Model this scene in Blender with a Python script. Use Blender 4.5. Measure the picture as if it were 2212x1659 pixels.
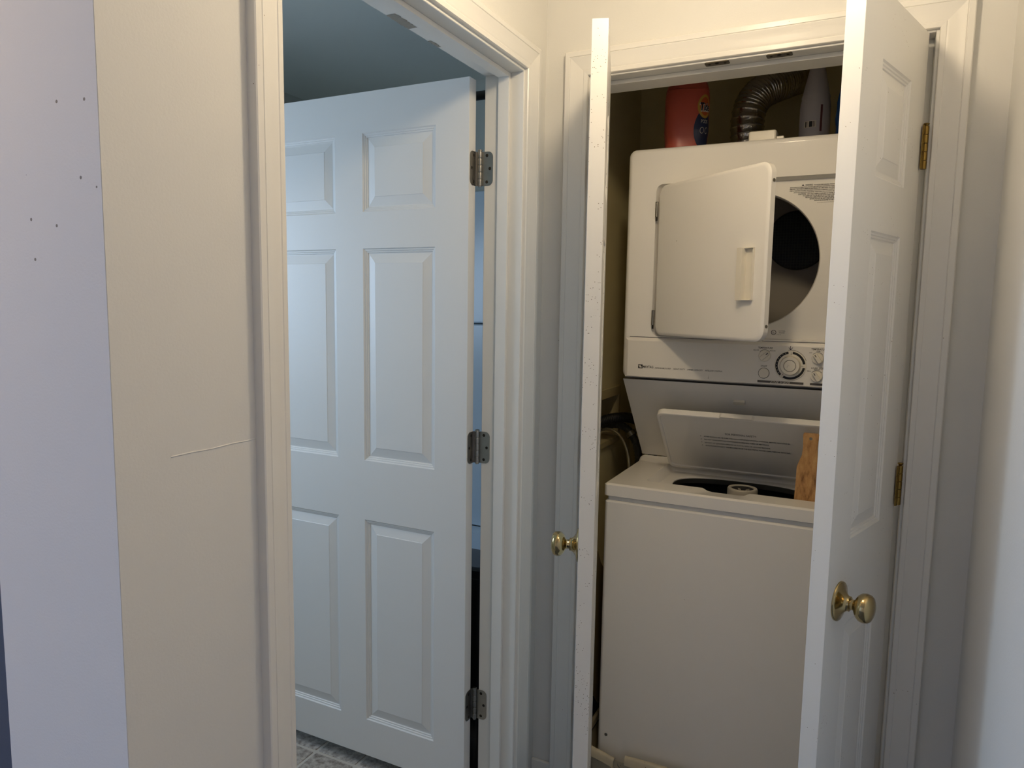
import bpy, bmesh, math, random
from mathutils import Vector, Matrix
random.seed(7)
for o in list(bpy.data.objects): bpy.data.objects.remove(o)
scene = bpy.context.scene
COL = scene.collection
PI = math.pi

# ------------------------------------------------------------------ camera
FPX = 1536.7
cam_d = bpy.data.cameras.new('camera')
cam_d.sensor_fit = 'HORIZONTAL'; cam_d.sensor_width = 36.0
cam_d.lens = FPX/2212*36.0; cam_d.clip_start = 0.02
cam = bpy.data.objects.new('camera', cam_d); COL.objects.link(cam)
CR = Vector((0.89637039, 0.44303737, 0.0154276))
CU = Vector((-0.06218339, 0.0912023, 0.99388901))
CW = Vector((-0.43892294, 0.89185202, -0.1093006))
M = Matrix.Identity(4)
for i in range(3):
    M[i][0] = CR[i]; M[i][1] = CU[i]; M[i][2] = -CW[i]
M[0][3], M[1][3], M[2][3] = 0.817, -1.84, 1.433
cam.matrix_world = M
scene.camera = cam

# ------------------------------------------------------------------ light and exposure
w = bpy.data.worlds.new('sky'); scene.world = w; w.use_nodes = True
bg = w.node_tree.nodes['Background']
bg.inputs[0].default_value = (0.55, 0.72, 1.0, 1); bg.inputs[1].default_value = 1.2
scene.view_settings.view_transform = 'Standard'
scene.view_settings.look = 'None'
scene.view_settings.gamma = 1.0
scene.view_settings.use_curve_mapping = False
scene.view_settings.exposure = 0.0
BULB_STRENGTH = 129.0
BULB_COLOR = (1.0, 0.80, 0.54)
FILL_GLOBE_STRENGTH = 84.0
def area(name, loc, rot, sx, sy, power, color):
    d = bpy.data.lights.new(name, 'AREA'); d.shape = 'RECTANGLE'; d.size = sx; d.size_y = sy
    d.energy = power; d.color = color
    o = bpy.data.objects.new(name, d); COL.objects.link(o); o.location = loc; o.rotation_euler = rot
    return o
# daylight entering through the bathroom window (in the wall at x = -1.75)
area('bathroom_daylight', (-1.72, -0.85, 1.55), (0, -PI/2+0.26, 0), 0.75, 0.5, 12.5, (0.60, 0.77, 1.0))
# daylight entering through the living room window (in the wall at x = -3.2)
area('living_room_daylight', (-3.16, -4.1, 1.5), (0, -PI/2+0.3, 0), 1.3, 1.0, 55, (0.34, 0.55, 1.0))

# ------------------------------------------------------------------ helpers
def lin(r, g, b):
    f = lambda c: (c/255/12.92) if c/255 <= 0.04045 else ((c/255+0.055)/1.055)**2.4
    return (f(r), f(g), f(b), 1)
MATS = {}
def mat(name, rgb, rough=0.5, metal=0.0, var=0.0, vscale=6.0, bump=0.0, bscale=120.0, specks=None, spec=0.5, trans=0.0, coat=0.0, alpha=1.0):
    m = bpy.data.materials.new(name); m.use_nodes = True
    nt = m.node_tree; N = nt.nodes; L = nt.links
    p = N['Principled BSDF']
    c = lin(*rgb)
    p.inputs['Base Color'].default_value = c
    p.inputs['Roughness'].default_value = rough
    p.inputs['Metallic'].default_value = metal
    p.inputs['Specular IOR Level'].default_value = spec
    if trans: p.inputs['Transmission Weight'].default_value = trans
    if coat: p.inputs['Coat Weight'].default_value = coat
    tc = N.new('ShaderNodeTexCoord')
    col_out = None
    if var > 0:
        nz = N.new('ShaderNodeTexNoise'); nz.inputs['Scale'].default_value = vscale; nz.inputs['Detail'].default_value = 5
        L.new(tc.outputs['Object'], nz.inputs['Vector'])
        mx = N.new('ShaderNodeMix'); mx.data_type = 'RGBA'
        a = tuple(max(0, v*(1-var)) for v in c[:3])+(1,); b = tuple(min(1, v*(1+var)) for v in c[:3])+(1,)
        mx.inputs[6].default_value = a; mx.inputs[7].default_value = b
        L.new(nz.outputs['Fac'], mx.inputs[0]); col_out = mx.outputs[2]
    if specks:
        sc, thr, dens, srgb = specks
        vo = N.new('ShaderNodeTexVoronoi'); vo.inputs['Scale'].default_value = sc
        L.new(tc.outputs['Object'], vo.inputs['Vector'])
        lt = N.new('ShaderNodeMath'); lt.operation = 'LESS_THAN'; lt.inputs[1].default_value = thr
        L.new(vo.outputs['Distance'], lt.inputs[0])
        n2 = N.new('ShaderNodeTexNoise'); n2.inputs['Scale'].default_value = sc*0.11; n2.inputs['Detail'].default_value = 2
        L.new(tc.outputs['Object'], n2.inputs['Vector'])
        g = N.new('ShaderNodeMath'); g.operation = 'GREATER_THAN'; g.inputs[1].default_value = dens
        L.new(n2.outputs['Fac'], g.inputs[0])
        mu = N.new('ShaderNodeMath'); mu.operation = 'MULTIPLY'
        L.new(lt.outputs[0], mu.inputs[0]); L.new(g.outputs[0], mu.inputs[1])
        m2 = N.new('ShaderNodeMix'); m2.data_type = 'RGBA'
        m2.inputs[7].default_value = lin(*srgb)
        if col_out is not None: L.new(col_out, m2.inputs[6])
        else: m2.inputs[6].default_value = c
        L.new(mu.outputs[0], m2.inputs[0]); col_out = m2.outputs[2]
    if col_out is not None: L.new(col_out, p.inputs['Base Color'])
    if bump > 0:
        nb = N.new('ShaderNodeTexNoise'); nb.inputs['Scale'].default_value = bscale; nb.inputs['Detail'].default_value = 3
        L.new(tc.outputs['Object'], nb.inputs['Vector'])
        bp = N.new('ShaderNodeBump'); bp.inputs['Strength'].default_value = bump; bp.inputs['Distance'].default_value = 0.002
        L.new(nb.outputs['Fac'], bp.inputs['Height']); L.new(bp.outputs['Normal'], p.inputs['Normal'])
    MATS[name] = m
    return m
DK = (95, 88, 78)
mat('wall_paint', (220, 219, 214), 0.75, var=0.02, vscale=2.5, bump=0.12, bscale=260, specks=(60, 0.09, 0.70, (120, 114, 104)))
mat('wall_paint_end', (220, 219, 214), 0.75, var=0.02, vscale=2.5, bump=0.12, bscale=260, specks=(40, 0.085, 0.545, (128, 122, 112)))
mat('trim_paint', (228, 226, 220), 0.24, var=0.02, vscale=5, bump=0.05, bscale=60, specks=(90, 0.08, 0.66, (130, 118, 100)))
mat('jamb_paint', (227, 226, 221), 0.38, var=0.03, vscale=6, bump=0.06, bscale=70)
mat('door_paint', (224, 224, 222), 0.42, var=0.015, vscale=4, bump=0.05, bscale=90)
mat('closet_door_paint', (236, 234, 228), 0.38, var=0.02, vscale=5, bump=0.05, bscale=90, specks=(190, 0.16, 0.525, (112, 98, 80)))
mat('closet_door_paint_clean', (236, 234, 228), 0.38, var=0.02, vscale=5, bump=0.05, bscale=90, specks=(130, 0.10, 0.60, (122, 104, 80)))
mat('closet_paint', (224, 212, 166), 0.8, var=0.04, vscale=3, bump=0.1, bscale=200)
mat('bath_paint', (200, 202, 194), 0.45, var=0.04, vscale=3, bump=0.15, bscale=180)
mat('enamel', (246, 243, 236), 0.12, spec=0.22, var=0.015, vscale=3, bump=0.02, bscale=300, specks=(30, 0.035, 0.62, (96, 88, 76)))
mat('enamel_plain', (243, 240, 232), 0.15, var=0.01, vscale=3)
mat('console_plastic', (240, 236, 227), 0.4, var=0.01)
mat('plastic_cream', (236, 230, 214), 0.35)
mat('dark_slot', (70, 66, 58), 0.5)
mat('drum_enamel', (172, 166, 154), 0.35, var=0.03)
mat('tub_cover_shaded', (120, 117, 110), 0.5)
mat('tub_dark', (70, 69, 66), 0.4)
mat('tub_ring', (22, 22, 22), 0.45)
mat('agitator', (205, 198, 182), 0.4)
mat('brass', (188, 168, 122), 0.15, metal=1.0, var=0.12, vscale=30)
mat('old_brass', (150, 124, 66), 0.36, metal=1.0, var=0.3, vscale=60)
mat('nickel', (160, 157, 150), 0.30, metal=1.0, var=0.18, vscale=40)
mat('steel', (150, 146, 136), 0.35, metal=1.0, var=0.1, vscale=40)
mat('dark_metal', (78, 72, 58), 0.5, metal=0.7, var=0.35, vscale=70)
mat('screw_dark', (48, 44, 38), 0.5, metal=0.6)
mat('ink', (28, 27, 26), 0.6)
mat('ink_soft', (92, 86, 78), 0.6)
mat('ink_grey', (74, 69, 62), 0.6)
mat('band_grey', (88, 82, 74), 0.5)
mat('print_white', (222, 216, 202), 0.5)
mat('marker_purple', (54, 40, 62), 0.6)
mat('red_plastic', (196, 92, 74), 0.34)
mat('label_blue', (32, 44, 80), 0.35)
mat('label_yellow', (192, 152, 70), 0.35)
mat('label_orange', (190, 92, 46), 0.35)
mat('label_navy', (14, 18, 48), 0.4)
mat('foil', (188, 184, 176), 0.24, metal=1.0, bump=1.0, bscale=95, var=0.15, vscale=40)
mat('bottle_clear', (196, 192, 196), 0.3, var=0.05, vscale=20)
mat('bottle_red', (92, 46, 50), 0.4)
mat('white_plastic', (232, 226, 210), 0.35)
mat('blue_film', (30, 78, 140), 0.25, bump=0.6, bscale=40)
mat('black_rubber', (22, 22, 23), 0.55)
mat('grey_hose', (74, 72, 66), 0.5, var=0.2, vscale=120)
mat('braid', (168, 158, 132), 0.35, metal=0.7, var=0.35, vscale=500)
mat('box_plastic', (196, 182, 138), 0.5, var=0.04)
mat('pan_plastic', (200, 190, 164), 0.45, var=0.16, vscale=28, specks=(120, 0.16, 0.55, (112, 92, 62)))
mat('cardboard', (150, 132, 92), 0.8, var=0.06)
mat('hall_floor', (92, 98, 112), 0.6, var=0.2, vscale=14)
mat('grout', (196, 190, 180), 0.6)
mat('bathtub', (206, 220, 232), 0.25)
mat('bin_black', (16, 17, 20), 0.3)
mat('chip', (150, 146, 136), 0.7, var=0.25, vscale=90)
mat('ceiling_paint', (226, 222, 214), 0.85)
mat('bath_ceiling', (226, 228, 220), 0.45, var=0.04, vscale=3, bump=0.15, bscale=180)
mat('glass', (230, 235, 240), 0.05, trans=1.0)
mat('shade_blue_grey', (74, 82, 96), 0.5)

def tile_mat():
    m = bpy.data.materials.new('vinyl_tile'); m.use_nodes = True
    nt = m.node_tree; N = nt.nodes; L = nt.links; p = N['Principled BSDF']
    p.inputs['Roughness'].default_value = 0.45
    g = N.new('ShaderNodeNewGeometry')
    n = N.new('ShaderNodeTexNoise'); n.inputs['Scale'].default_value = 55; n.inputs['Detail'].default_value = 8; n.inputs['Roughness'].default_value = 0.7
    L.new(g.outputs['Position'], n.inputs['Vector'])
    r = N.new('ShaderNodeValToRGB')
    r.color_ramp.elements[0].position = 0.35; r.color_ramp.elements[0].color = lin(116, 107, 98)
    r.color_ramp.elements[1].position = 0.62; r.color_ramp.elements[1].color = lin(188, 181, 172)
    L.new(n.outputs['Fac'], r.inputs['Fac']); L.new(r.outputs['Color'], p.inputs['Base Color'])
    MATS['vinyl_tile'] = m
tile_mat()
def wood_mat():
    m = bpy.data.materials.new('worn_wood'); m.use_nodes = True
    nt = m.node_tree; N = nt.nodes; L = nt.links; p = N['Principled BSDF']
    p.inputs['Roughness'].default_value = 0.65
    tc = N.new('ShaderNodeTexCoord')
    mp = N.new('ShaderNodeMapping'); mp.inputs['Scale'].default_value = (1, 1, 0.25)
    L.new(tc.outputs['Object'], mp.inputs['Vector'])
    n = N.new('ShaderNodeTexNoise'); n.inputs['Scale'].default_value = 60; n.inputs['Detail'].default_value = 7; n.inputs['Roughness'].default_value = 0.65
    L.new(mp.outputs['Vector'], n.inputs['Vector'])
    r = N.new('ShaderNodeValToRGB')
    e = r.color_ramp.elements
    e[0].position = 0.30; e[0].color = lin(120, 80, 44)
    e[1].position = 0.66; e[1].color = lin(206, 164, 108)
    x = e.new(0.47); x.color = lin(186, 140, 86)
    L.new(n.outputs['Fac'], r.inputs['Fac']); L.new(r.outputs['Color'], p.inputs['Base Color'])
    MATS['worn_wood'] = m
wood_mat()
def grille_mat():
    m = bpy.data.materials.new('perforated_black'); m.use_nodes = True
    nt = m.node_tree; N = nt.nodes; L = nt.links; p = N['Principled BSDF']
    p.inputs['Roughness'].default_value = 0.5
    tc = N.new('ShaderNodeTexCoord')
    v = N.new('ShaderNodeTexVoronoi'); v.inputs['Scale'].default_value = 110; v.inputs['Randomness'].default_value = 0.15
    L.new(tc.outputs['Object'], v.inputs['Vector'])
    r = N.new('ShaderNodeValToRGB')
    r.color_ramp.elements[0].position = 0.35; r.color_ramp.elements[0].color = lin(10, 10, 10)
    r.color_ramp.elements[1].position = 0.55; r.color_ramp.elements[1].color = lin(46, 44, 42)
    L.new(v.outputs['Distance'], r.inputs['Fac']); L.new(r.outputs['Color'], p.inputs['Base Color'])
    MATS['perforated_black'] = m
grille_mat()
def emit_mat(name, color, strength):
    m = bpy.data.materials.new(name); m.use_nodes = True
    nt = m.node_tree; N = nt.nodes; L = nt.links
    for n in list(N): N.remove(n)
    o = N.new('ShaderNodeOutputMaterial'); e = N.new('ShaderNodeEmission')
    e.inputs[0].default_value = (*color, 1); e.inputs[1].default_value = strength
    L.new(e.outputs[0], o.inputs[0]); MATS[name] = m
emit_mat('bulb_glow', BULB_COLOR, BULB_STRENGTH)
emit_mat('fill_globe_glow', (1.0, 0.70, 0.40), FILL_GLOBE_STRENGTH)

class MB:
    def __init__(s): s.v = []; s.f = []
    def add(s, verts, faces):
        b = len(s.v); s.v += [tuple(p) for p in verts]; s.f += [tuple(b+i for i in f) for f in faces]; return s
    def box(s, x0, x1, y0, y1, z0, z1):
        v = [(x0,y0,z0),(x1,y0,z0),(x1,y1,z0),(x0,y1,z0),(x0,y0,z1),(x1,y0,z1),(x1,y1,z1),(x0,y1,z1)]
        return s.add(v, [(0,3,2,1),(4,5,6,7),(0,1,5,4),(1,2,6,5),(2,3,7,6),(3,0,4,7)])
    def loft(s, rings, close=True, cap0=False, cap1=False):
        n = len(rings[0]); v = [p for r in rings for p in r]; f = []
        for i in range(len(rings)-1):
            for j in range(n if close else n-1):
                k = (j+1) % n
                f.append((i*n+j, i*n+k, (i+1)*n+k, (i+1)*n+j))
        if cap0: f.append(tuple(reversed(range(n))))
        if cap1: f.append(tuple((len(rings)-1)*n+i for i in range(n)))
        return s.add(v, f)
    def lathe(s, prof, origin, axis, n=32, cap0=True, cap1=True):
        o = Vector(origin); a = Vector(axis).normalized()
        t = Vector((0,0,1)) if abs(a.z) < 0.9 else Vector((1,0,0))
        e1 = a.cross(t).normalized(); e2 = a.cross(e1)
        rings = [[o+a*h+(e1*math.cos(2*PI*k/n)+e2*math.sin(2*PI*k/n))*r for k in range(n)] for r, h in prof]
        return s.loft(rings, True, cap0, cap1)
    def tube(s, pts, rad, n=14, cap=True):
        P = [Vector(p) for p in pts]; rings = []
        t0 = (P[1]-P[0]).normalized()
        ref = Vector((0,0,1)) if abs(t0.z) < 0.9 else Vector((1,0,0))
        e1 = t0.cross(ref).normalized()
        for i, p in enumerate(P):
            t = (P[min(i+1,len(P)-1)]-P[max(i-1,0)]).normalized()
            e1 = (e1-t*e1.dot(t)).normalized(); e2 = t.cross(e1)
            r = rad[i] if isinstance(rad, (list, tuple)) else rad
            rings.append([p+(e1*math.cos(2*PI*k/n)+e2*math.sin(2*PI*k/n))*r for k in range(n)])
        return s.loft(rings, True, cap, cap)
def smooth_path(pts, n=12):
    P = [Vector(p) for p in pts]; out = []
    for i in range(len(P)-1):
        p0 = P[max(i-1,0)]; p1 = P[i]; p2 = P[i+1]; p3 = P[min(i+2,len(P)-1)]
        for k in range(n):
            t = k/n
            out.append(0.5*((2*p1)+(p2-p0)*t+(2*p0-5*p1+4*p2-p3)*t*t+(3*p1-p0-3*p2+p3)*t**3))
    out.append(P[-1]); return out
def wloc(o):
    p = Vector((0,0,0))
    while o is not None: p += Vector(o.location); o = o.parent
    return p
def obj(name, mb, m, parent=None, local=False, loc=None, smooth=False, bevel=0.0, bseg=2, angle=40):
    """one mesh object. mb in world coordinates unless local=True (then in the parent's frame)"""
    me = bpy.data.meshes.new(name)
    off = Vector((0,0,0))
    if parent is not None and not local: off = wloc(parent)
    if loc is not None: off = off+Vector(loc) if local else Vector(loc)
    vs = [tuple(Vector(p)-(off if not (local and loc is None) else Vector((0,0,0)))) for p in mb.v]
    me.from_pydata(vs, [], mb.f)
    bm = bmesh.new(); bm.from_mesh(me)
    bmesh.ops.remove_doubles(bm, verts=bm.verts, dist=1e-6)
    bmesh.ops.recalc_face_normals(bm, faces=bm.faces)
    bm.to_mesh(me); bm.free()
    me.materials.append(MATS[m] if isinstance(m, str) else m)
    o = bpy.data.objects.new(name, me); COL.objects.link(o)
    if parent is not None: o.parent = parent
    if loc is not None:
        o.location = Vector(loc)-(wloc(parent) if (parent is not None and not local) else Vector((0,0,0)))
    if bevel > 0:
        b = o.modifiers.new('bevel', 'BEVEL'); b.width = bevel; b.segments = bseg; b.limit_method = 'ANGLE'; b.angle_limit = math.radians(35)
        smooth = True
    if smooth:
        me.shade_smooth()
        e = o.modifiers.new('edges', 'EDGE_SPLIT'); e.split_angle = math.radians(angle)
        wn = o.modifiers.new('normals', 'WEIGHTED_NORMAL'); wn.keep_sharp = True; wn.weight = 50
    return o
def tag(o, label=None, cat=None, group=None, kind=None):
    if label: o['label'] = label
    if cat: o['category'] = cat
    if group: o['group'] = group
    if kind: o['kind'] = kind
    return o
def thing(name, label, cat, loc, group=None):
    o = bpy.data.objects.new(name, None); COL.objects.link(o); o.location = loc; o.empty_display_size = 0.05
    return tag(o, label, cat, group)
def struct(name, mb, m, label, cat, **k):
    o = obj(name, mb, m, **k); return tag(o, label, cat, None, 'structure')
def rrect(x0, x1, z0, z1, r, k=8, m=4):
    """rounded rectangle, counter clockwise, same count for same k, m"""
    out = []
    cs = [(x1-r, z0+r, -PI/2), (x1-r, z1-r, 0), (x0+r, z1-r, PI/2), (x0+r, z0+r, PI)]
    for i, (cx, cz, a0) in enumerate(cs):
        for j in range(k+1):
            a = a0+PI/2*j/k; out.append((cx+r*math.cos(a), cz+r*math.sin(a)))
        nx = cs[(i+1) % 4]; p = out[-1]; q = (nx[0]+r*math.cos(nx[2]), nx[1]+r*math.sin(nx[2]))
        for j in range(1, m+1):
            t = j/(m+1); out.append((p[0]*(1-t)+q[0]*t, p[1]*(1-t)+q[1]*t))
    return out
def ellipse_like(ring, cx, cz, rx, rz, hx, hz, px=2.0):
    out = []
    for x, z in ring:
        a = math.atan2((z-cz)/hz, (x-cx)/hx)
        out.append((cx+rx*math.copysign(abs(math.cos(a))**(2/px), math.cos(a)), cz+rz*math.copysign(abs(math.sin(a))**(2/px), math.sin(a))))
    return out
TXT = []
def lettering(name, body, origin, xdir, up, width, m, parent, height=None, local=False, align='LEFT', shear=0.0, warp=None, bold=0.0, eps=0.0004):
    cu = bpy.data.curves.new('t', 'FONT'); cu.body = body; cu.size = 1; cu.resolution_u = 2; cu.align_x = align; cu.shear = shear; cu.offset = bold
    o = bpy.data.objects.new('t', cu); COL.objects.link(o)
    dg = bpy.context.evaluated_depsgraph_get()
    me = bpy.data.meshes.new_from_object(o.evaluated_get(dg))
    bpy.data.objects.remove(o); bpy.data.curves.remove(cu)
    xs = [v.co.x for v in me.vertices]; ys = [v.co.y for v in me.vertices]
    if not xs: return None
    sx = width/(max(xs)-min(xs)); sy = sx if height is None else height/(max(ys)-min(ys))
    x0 = min(xs) if align == 'LEFT' else 0.0
    O = Vector(origin); X = Vector(xdir).normalized(); U = Vector(up).normalized(); N = X.cross(U)
    off = wloc(parent) if not local else Vector((0,0,0))
    for v in me.vertices:
        a, b = (v.co.x-x0)*sx, v.co.y*sy
        v.co = (warp(a, b) if warp else (O+X*a+U*b+N*eps)) - off
    me.materials.clear(); me.materials.append(MATS[m])
    t = bpy.data.objects.new(name, me); COL.objects.link(t); t.parent = parent
    return t
def copy_child(src, parent, loc=None, rot=None):
    c = src.copy(); COL.objects.link(c); c.parent = parent
    if loc is not None: c.location = loc
    if rot is not None: c.rotation_euler = rot
    return c

# ------------------------------------------------------------------ shell of the place
CEIL = 2.44
struct('floor', MB().box(-3.2, 1.06, -5.0, 0.9, -0.05, 0.0), 'hall_floor', 'brown hallway floor running under the washer', 'floor')
XL, YN = -1.75, -1.17      # bathroom left wall, bathroom near wall
bf = struct('floor', MB().box(XL, -0.115, YN, 1.05, -0.02, 0.0005), 'grout', 'grey mottled vinyl tile floor inside the bathroom', 'floor')
# tiles of the bathroom floor, 158 mm grid
G = 0.158; gx0 = -0.675; gy0 = -0.19; hw = (G-0.011)/2
tm = MB()
r0 = rrect(-hw, hw, -hw, hw, 0.004, 2, 0); r1 = rrect(-hw+0.0015, hw-0.0015, -hw+0.0015, hw-0.0015, 0.003, 2, 0)
tm.loft([[(x,y,0.0) for x,y in r0], [(x,y,0.002) for x,y in r0], [(x,y,0.003) for x,y in r1]], True, False, True)
tile0 = None
for i in range(-7, 4):
    for j in range(-7, 8):
        cx = gx0+(i+0.5)*G; cy = gy0+(j+0.5)*G
        if cx+hw > -0.118 or cx-hw < XL or cy-hw < YN or cy+hw > 1.05: continue
        if cy > 0.3: continue
        if tile0 is None:
            tile0 = obj('tile', tm, 'vinyl_tile', bf, local=True); tile0.location = (cx, cy, 0.0)
        else: copy_child(tile0, bf, (cx, cy, 0.0))
# left wall of the hall (bathroom wall) with the doorway
J0, J1 = -0.988, -0.139      # jamb faces of the bathroom doorway
HA = 2.027                   # its head
wa = MB()
wa.box(-0.115, 0, -1.284, J0-0.02, 0, CEIL); wa.box(-0.115, 0, J0-0.02, J1+0.02, HA+0.02, CEIL); wa.box(-0.115, 0, J1+0.02, 0.115, 0, CEIL)
wlo = struct('wall_left', wa, 'wall_paint', 'white hallway wall around the bathroom doorway', 'wall')
rdg = MB(); pts = [(-1.205, 1.2258), (-1.17, 1.2262), (-1.14, 1.2254), (-1.10, 1.2268), (-1.075, 1.2262), (-1.058, 1.2270)]
rdg.loft([[(0.0, y, z-0.0012) for y, z in pts], [(0.0009, y, z) for y, z in pts], [(0.0, y, z+0.0012) for y, z in pts]], False)
obj('paint_ridge', rdg, 'wall_paint', wlo)
# short end face of that wall, facing the living room
we = MB(); we.box(-0.265, -0.0005, -1.2845, YN, 0, CEIL); we.box(-3.2, -1.13, -1.2845, YN, 0, CEIL); we.box(-1.13, -0.265, -1.2845, YN, 2.05, CEIL)
struct('wall_near_left', we, 'wall_paint_end', 'scuffed white wall end beside the bathroom doorway', 'wall')
# closet wall (the far end of the hall)
OX0, OX1 = 0.131, 0.917
HB = 2.033
wb = MB()
wb.box(0, OX0-0.02, 0, 0.115, 0, CEIL); wb.box(OX1+0.02, 1.06, 0, 0.115, 0, CEIL); wb.box(OX0-0.02, OX1+0.02, 0, 0.115, HB+0.02, CEIL)
struct('wall_back', wb, 'wall_paint', 'white wall above and beside the laundry closet', 'wall')
struct('wall_right', MB().box(1.06, 1.16, -5.0, 0.115, 0, CEIL), 'wall_paint', 'white hallway wall beside the open closet door', 'wall')
# closet inside
wc = MB()
BY0, BY1, BZ0, BZ1 = 0.508, 0.717, 0.948, 1.114     # hole for the washer outlet box
wc.box(-0.115, 0, 0.115, BY0, 0, CEIL); wc.box(-0.115, 0, BY1, 0.9, 0, CEIL); wc.box(-0.115, 0, BY0, BY1, 0, BZ0); wc.box(-0.115, 0, BY0, BY1, BZ1, CEIL)
struct('wall_closet_left', wc, 'closet_paint', 'tan closet wall left of the stacked washer', 'wall')
struct('wall_closet_back', MB().box(-0.115, 1.16, 0.9, 1.0, 0, CEIL), 'closet_paint', 'tan closet wall behind the stacked washer', 'wall')
struct('wall_closet_right', MB().box(1.0, 1.16, 0.115, 0.9, 0, CEIL), 'closet_paint', 'tan closet wall right of the stacked washer', 'wall')
struct('ceiling', MB().box(-3.2, 1.16, -5.0, 1.0, CEIL, CEIL+0.08), 'ceiling_paint', 'white ceiling of the hallway and living room', 'ceiling')
struct('ceiling', MB().box(XL, -0.1155, YN, 1.05, CEIL-0.006, CEIL-0.001), 'bath_ceiling', 'grey green painted bathroom ceiling', 'ceiling')
# bathroom walls
wl = MB(); wx0 = XL-0.1
wl.box(wx0, XL, YN, -1.12, 0, CEIL); wl.box(wx0, XL, -0.58, 1.05, 0, CEIL); wl.box(wx0, XL, -1.12, -0.58, 0, 1.15); wl.box(wx0, XL, -1.12, -0.58, 1.95, CEIL)
struct('wall_bathroom_left', wl, 'bath_paint', 'grey green bathroom wall with a window', 'wall')
struct('wall_bathroom_back', MB().box(wx0, -0.115, 1.05, 1.15, 0, CEIL), 'bath_paint', 'grey green bathroom wall behind the bathtub', 'wall')
struct('wall_bathroom_near', MB().box(XL, -0.1155, YN-0.001, YN+0.004, 0, CEIL), 'bath_paint', 'grey green bathroom wall nearest the living room', 'wall')
struct('wall_bathroom_right', MB().box(-0.121, -0.1155, J1+0.05, 1.05, 0, CEIL), 'bath_paint', 'grey green bathroom wall beside the door hinges', 'wall')
# living room walls behind the camera
struct('wall_rear', MB().box(-3.2, 1.16, -5.1, -5.0, 0, CEIL), 'wall_paint', 'plain white living room wall facing the hallway', 'wall')
wr = MB(); wr.box(-3.3, -3.2, -5.1, -4.6, 0, CEIL); wr.box(-3.3, -3.2, -3.6, YN, 0, CEIL); wr.box(-3.3, -3.2, -4.6, -3.6, 0, 0.85); wr.box(-3.3, -3.2, -4.6, -3.6, 2.15, CEIL)
struct('wall_far_left', wr, 'wall_paint', 'white living room wall with a wide window', 'wall')
def window(name, label, axis, at, a0, a1, z0, z1):
    mb = MB(); t = 0.045
    def b(u0, u1, v0, v1):
        if axis == 'x': mb.box(at-0.07, at-0.03, u0, u1, v0, v1)
        else: mb.box(u0, u1, at-0.07, at-0.03, v0, v1)
    b(a0, a0+t, z0, z1); b(a1-t, a1, z0, z1); b(a0+t, a1-t, z0, z0+t); b(a0+t, a1-t, z1-t, z1); b(a0+t, a1-t, (z0+z1)/2-0.02, (z0+z1)/2+0.02)
    return struct(name, mb, 'trim_paint', label, 'window')
window('window_1', 'white framed bathroom window in grey green wall', 'x', XL, -1.12, -0.58, 1.15, 1.95)
window('window_2', 'wide white framed living room window', 'x', -3.2, -4.6, -3.6, 0.85, 2.15)
# added slab, dark colour for a shaded living room wall, only its edge shows
struct('shade_slab', MB().box(-1.13, -0.266, -1.215, -1.18, 0, 2.05), 'shade_blue_grey', 'added blue grey slab standing in for shade beside the scuffed wall end', 'door')
# baseboards
struct('baseboard_back', MB().box(0.0, 0.0615, -0.012, 0.0, 0, 0.083), 'trim_paint', 'short white baseboard between two door casings', 'baseboard', bevel=0.003)
struct('baseboard_right', MB().box(1.048, 1.06, -5.0, 0.0, 0, 0.083), 'trim_paint', 'white baseboard along the right hallway wall', 'baseboard', bevel=0.003)
struct('baseboard_left', MB().box(0.0, 0.012, -1.28, -1.058, 0, 0.083), 'trim_paint', 'white baseboard below the scuffed wall end', 'baseboard', bevel=0.003)

# door casings, mitred colonial profile (u = away from the opening, t = out of the wall)
PROF = [(0,0),(0,0.008),(0.0015,0.0105),(0.011,0.0115),(0.0125,0.0105),(0.014,0.0108),(0.018,0.0118),(0.028,0.0128),(0.038,0.0148),(0.045,0.0168),(0.0475,0.0172),(0.0485,0.0162),(0.050,0.0178),(0.061,0.018),(0.063,0.0165),(0.063,0)]
tn = [0]
def casing(o, ldir, udir, ndir, l0, l1, m0, m1, label):
    O, L, U, Nn = Vector(o), Vector(ldir), Vector(udir), Vector(ndir)
    rings = [[O+L*(l0+m0*u)+U*u+Nn*t for u, t in PROF], [O+L*(l1+m1*u)+U*u+Nn*t for u, t in PROF]]
    mb = MB().loft(rings, True, True, True)
    tn[0] += 1
    return struct('trim_%d' % tn[0], mb, 'trim_paint', label, 'door casing', smooth=True, angle=22)
za = HA+0.007
casing((0, J1+0.006, 0), (0,0,1), (0,1,0), (1,0,0), 0, za, 0, 1, 'white moulded casing on the hinge side of bathroom doorway')
casing((0, J0-0.006, 0), (0,0,1), (0,-1,0), (1,0,0), 0, za, 0, 1, 'white moulded casing on the latch side of bathroom doorway')
casing((0, J0-0.006, za), (0,1,0), (0,0,1), (1,0,0), 0, (J1+0.006)-(J0-0.006), -1, 1, 'white moulded casing above the bathroom doorway')
zb = HB+0.005
casing((OX0-0.006, 0, 0), (0,0,1), (-1,0,0), (0,-1,0), 0, zb, 0, 1, 'white moulded casing left of the laundry closet')
casing((OX1+0.006, 0, 0), (0,0,1), (1,0,0), (0,-1,0), 0, zb, 0, 1, 'white moulded casing right of the laundry closet')
casing((OX0-0.006, 0, zb), (1,0,0), (0,0,1), (0,-1,0), 0, (OX1+0.006)-(OX0-0.006), -1, 1, 'white moulded casing above the laundry closet')
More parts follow.
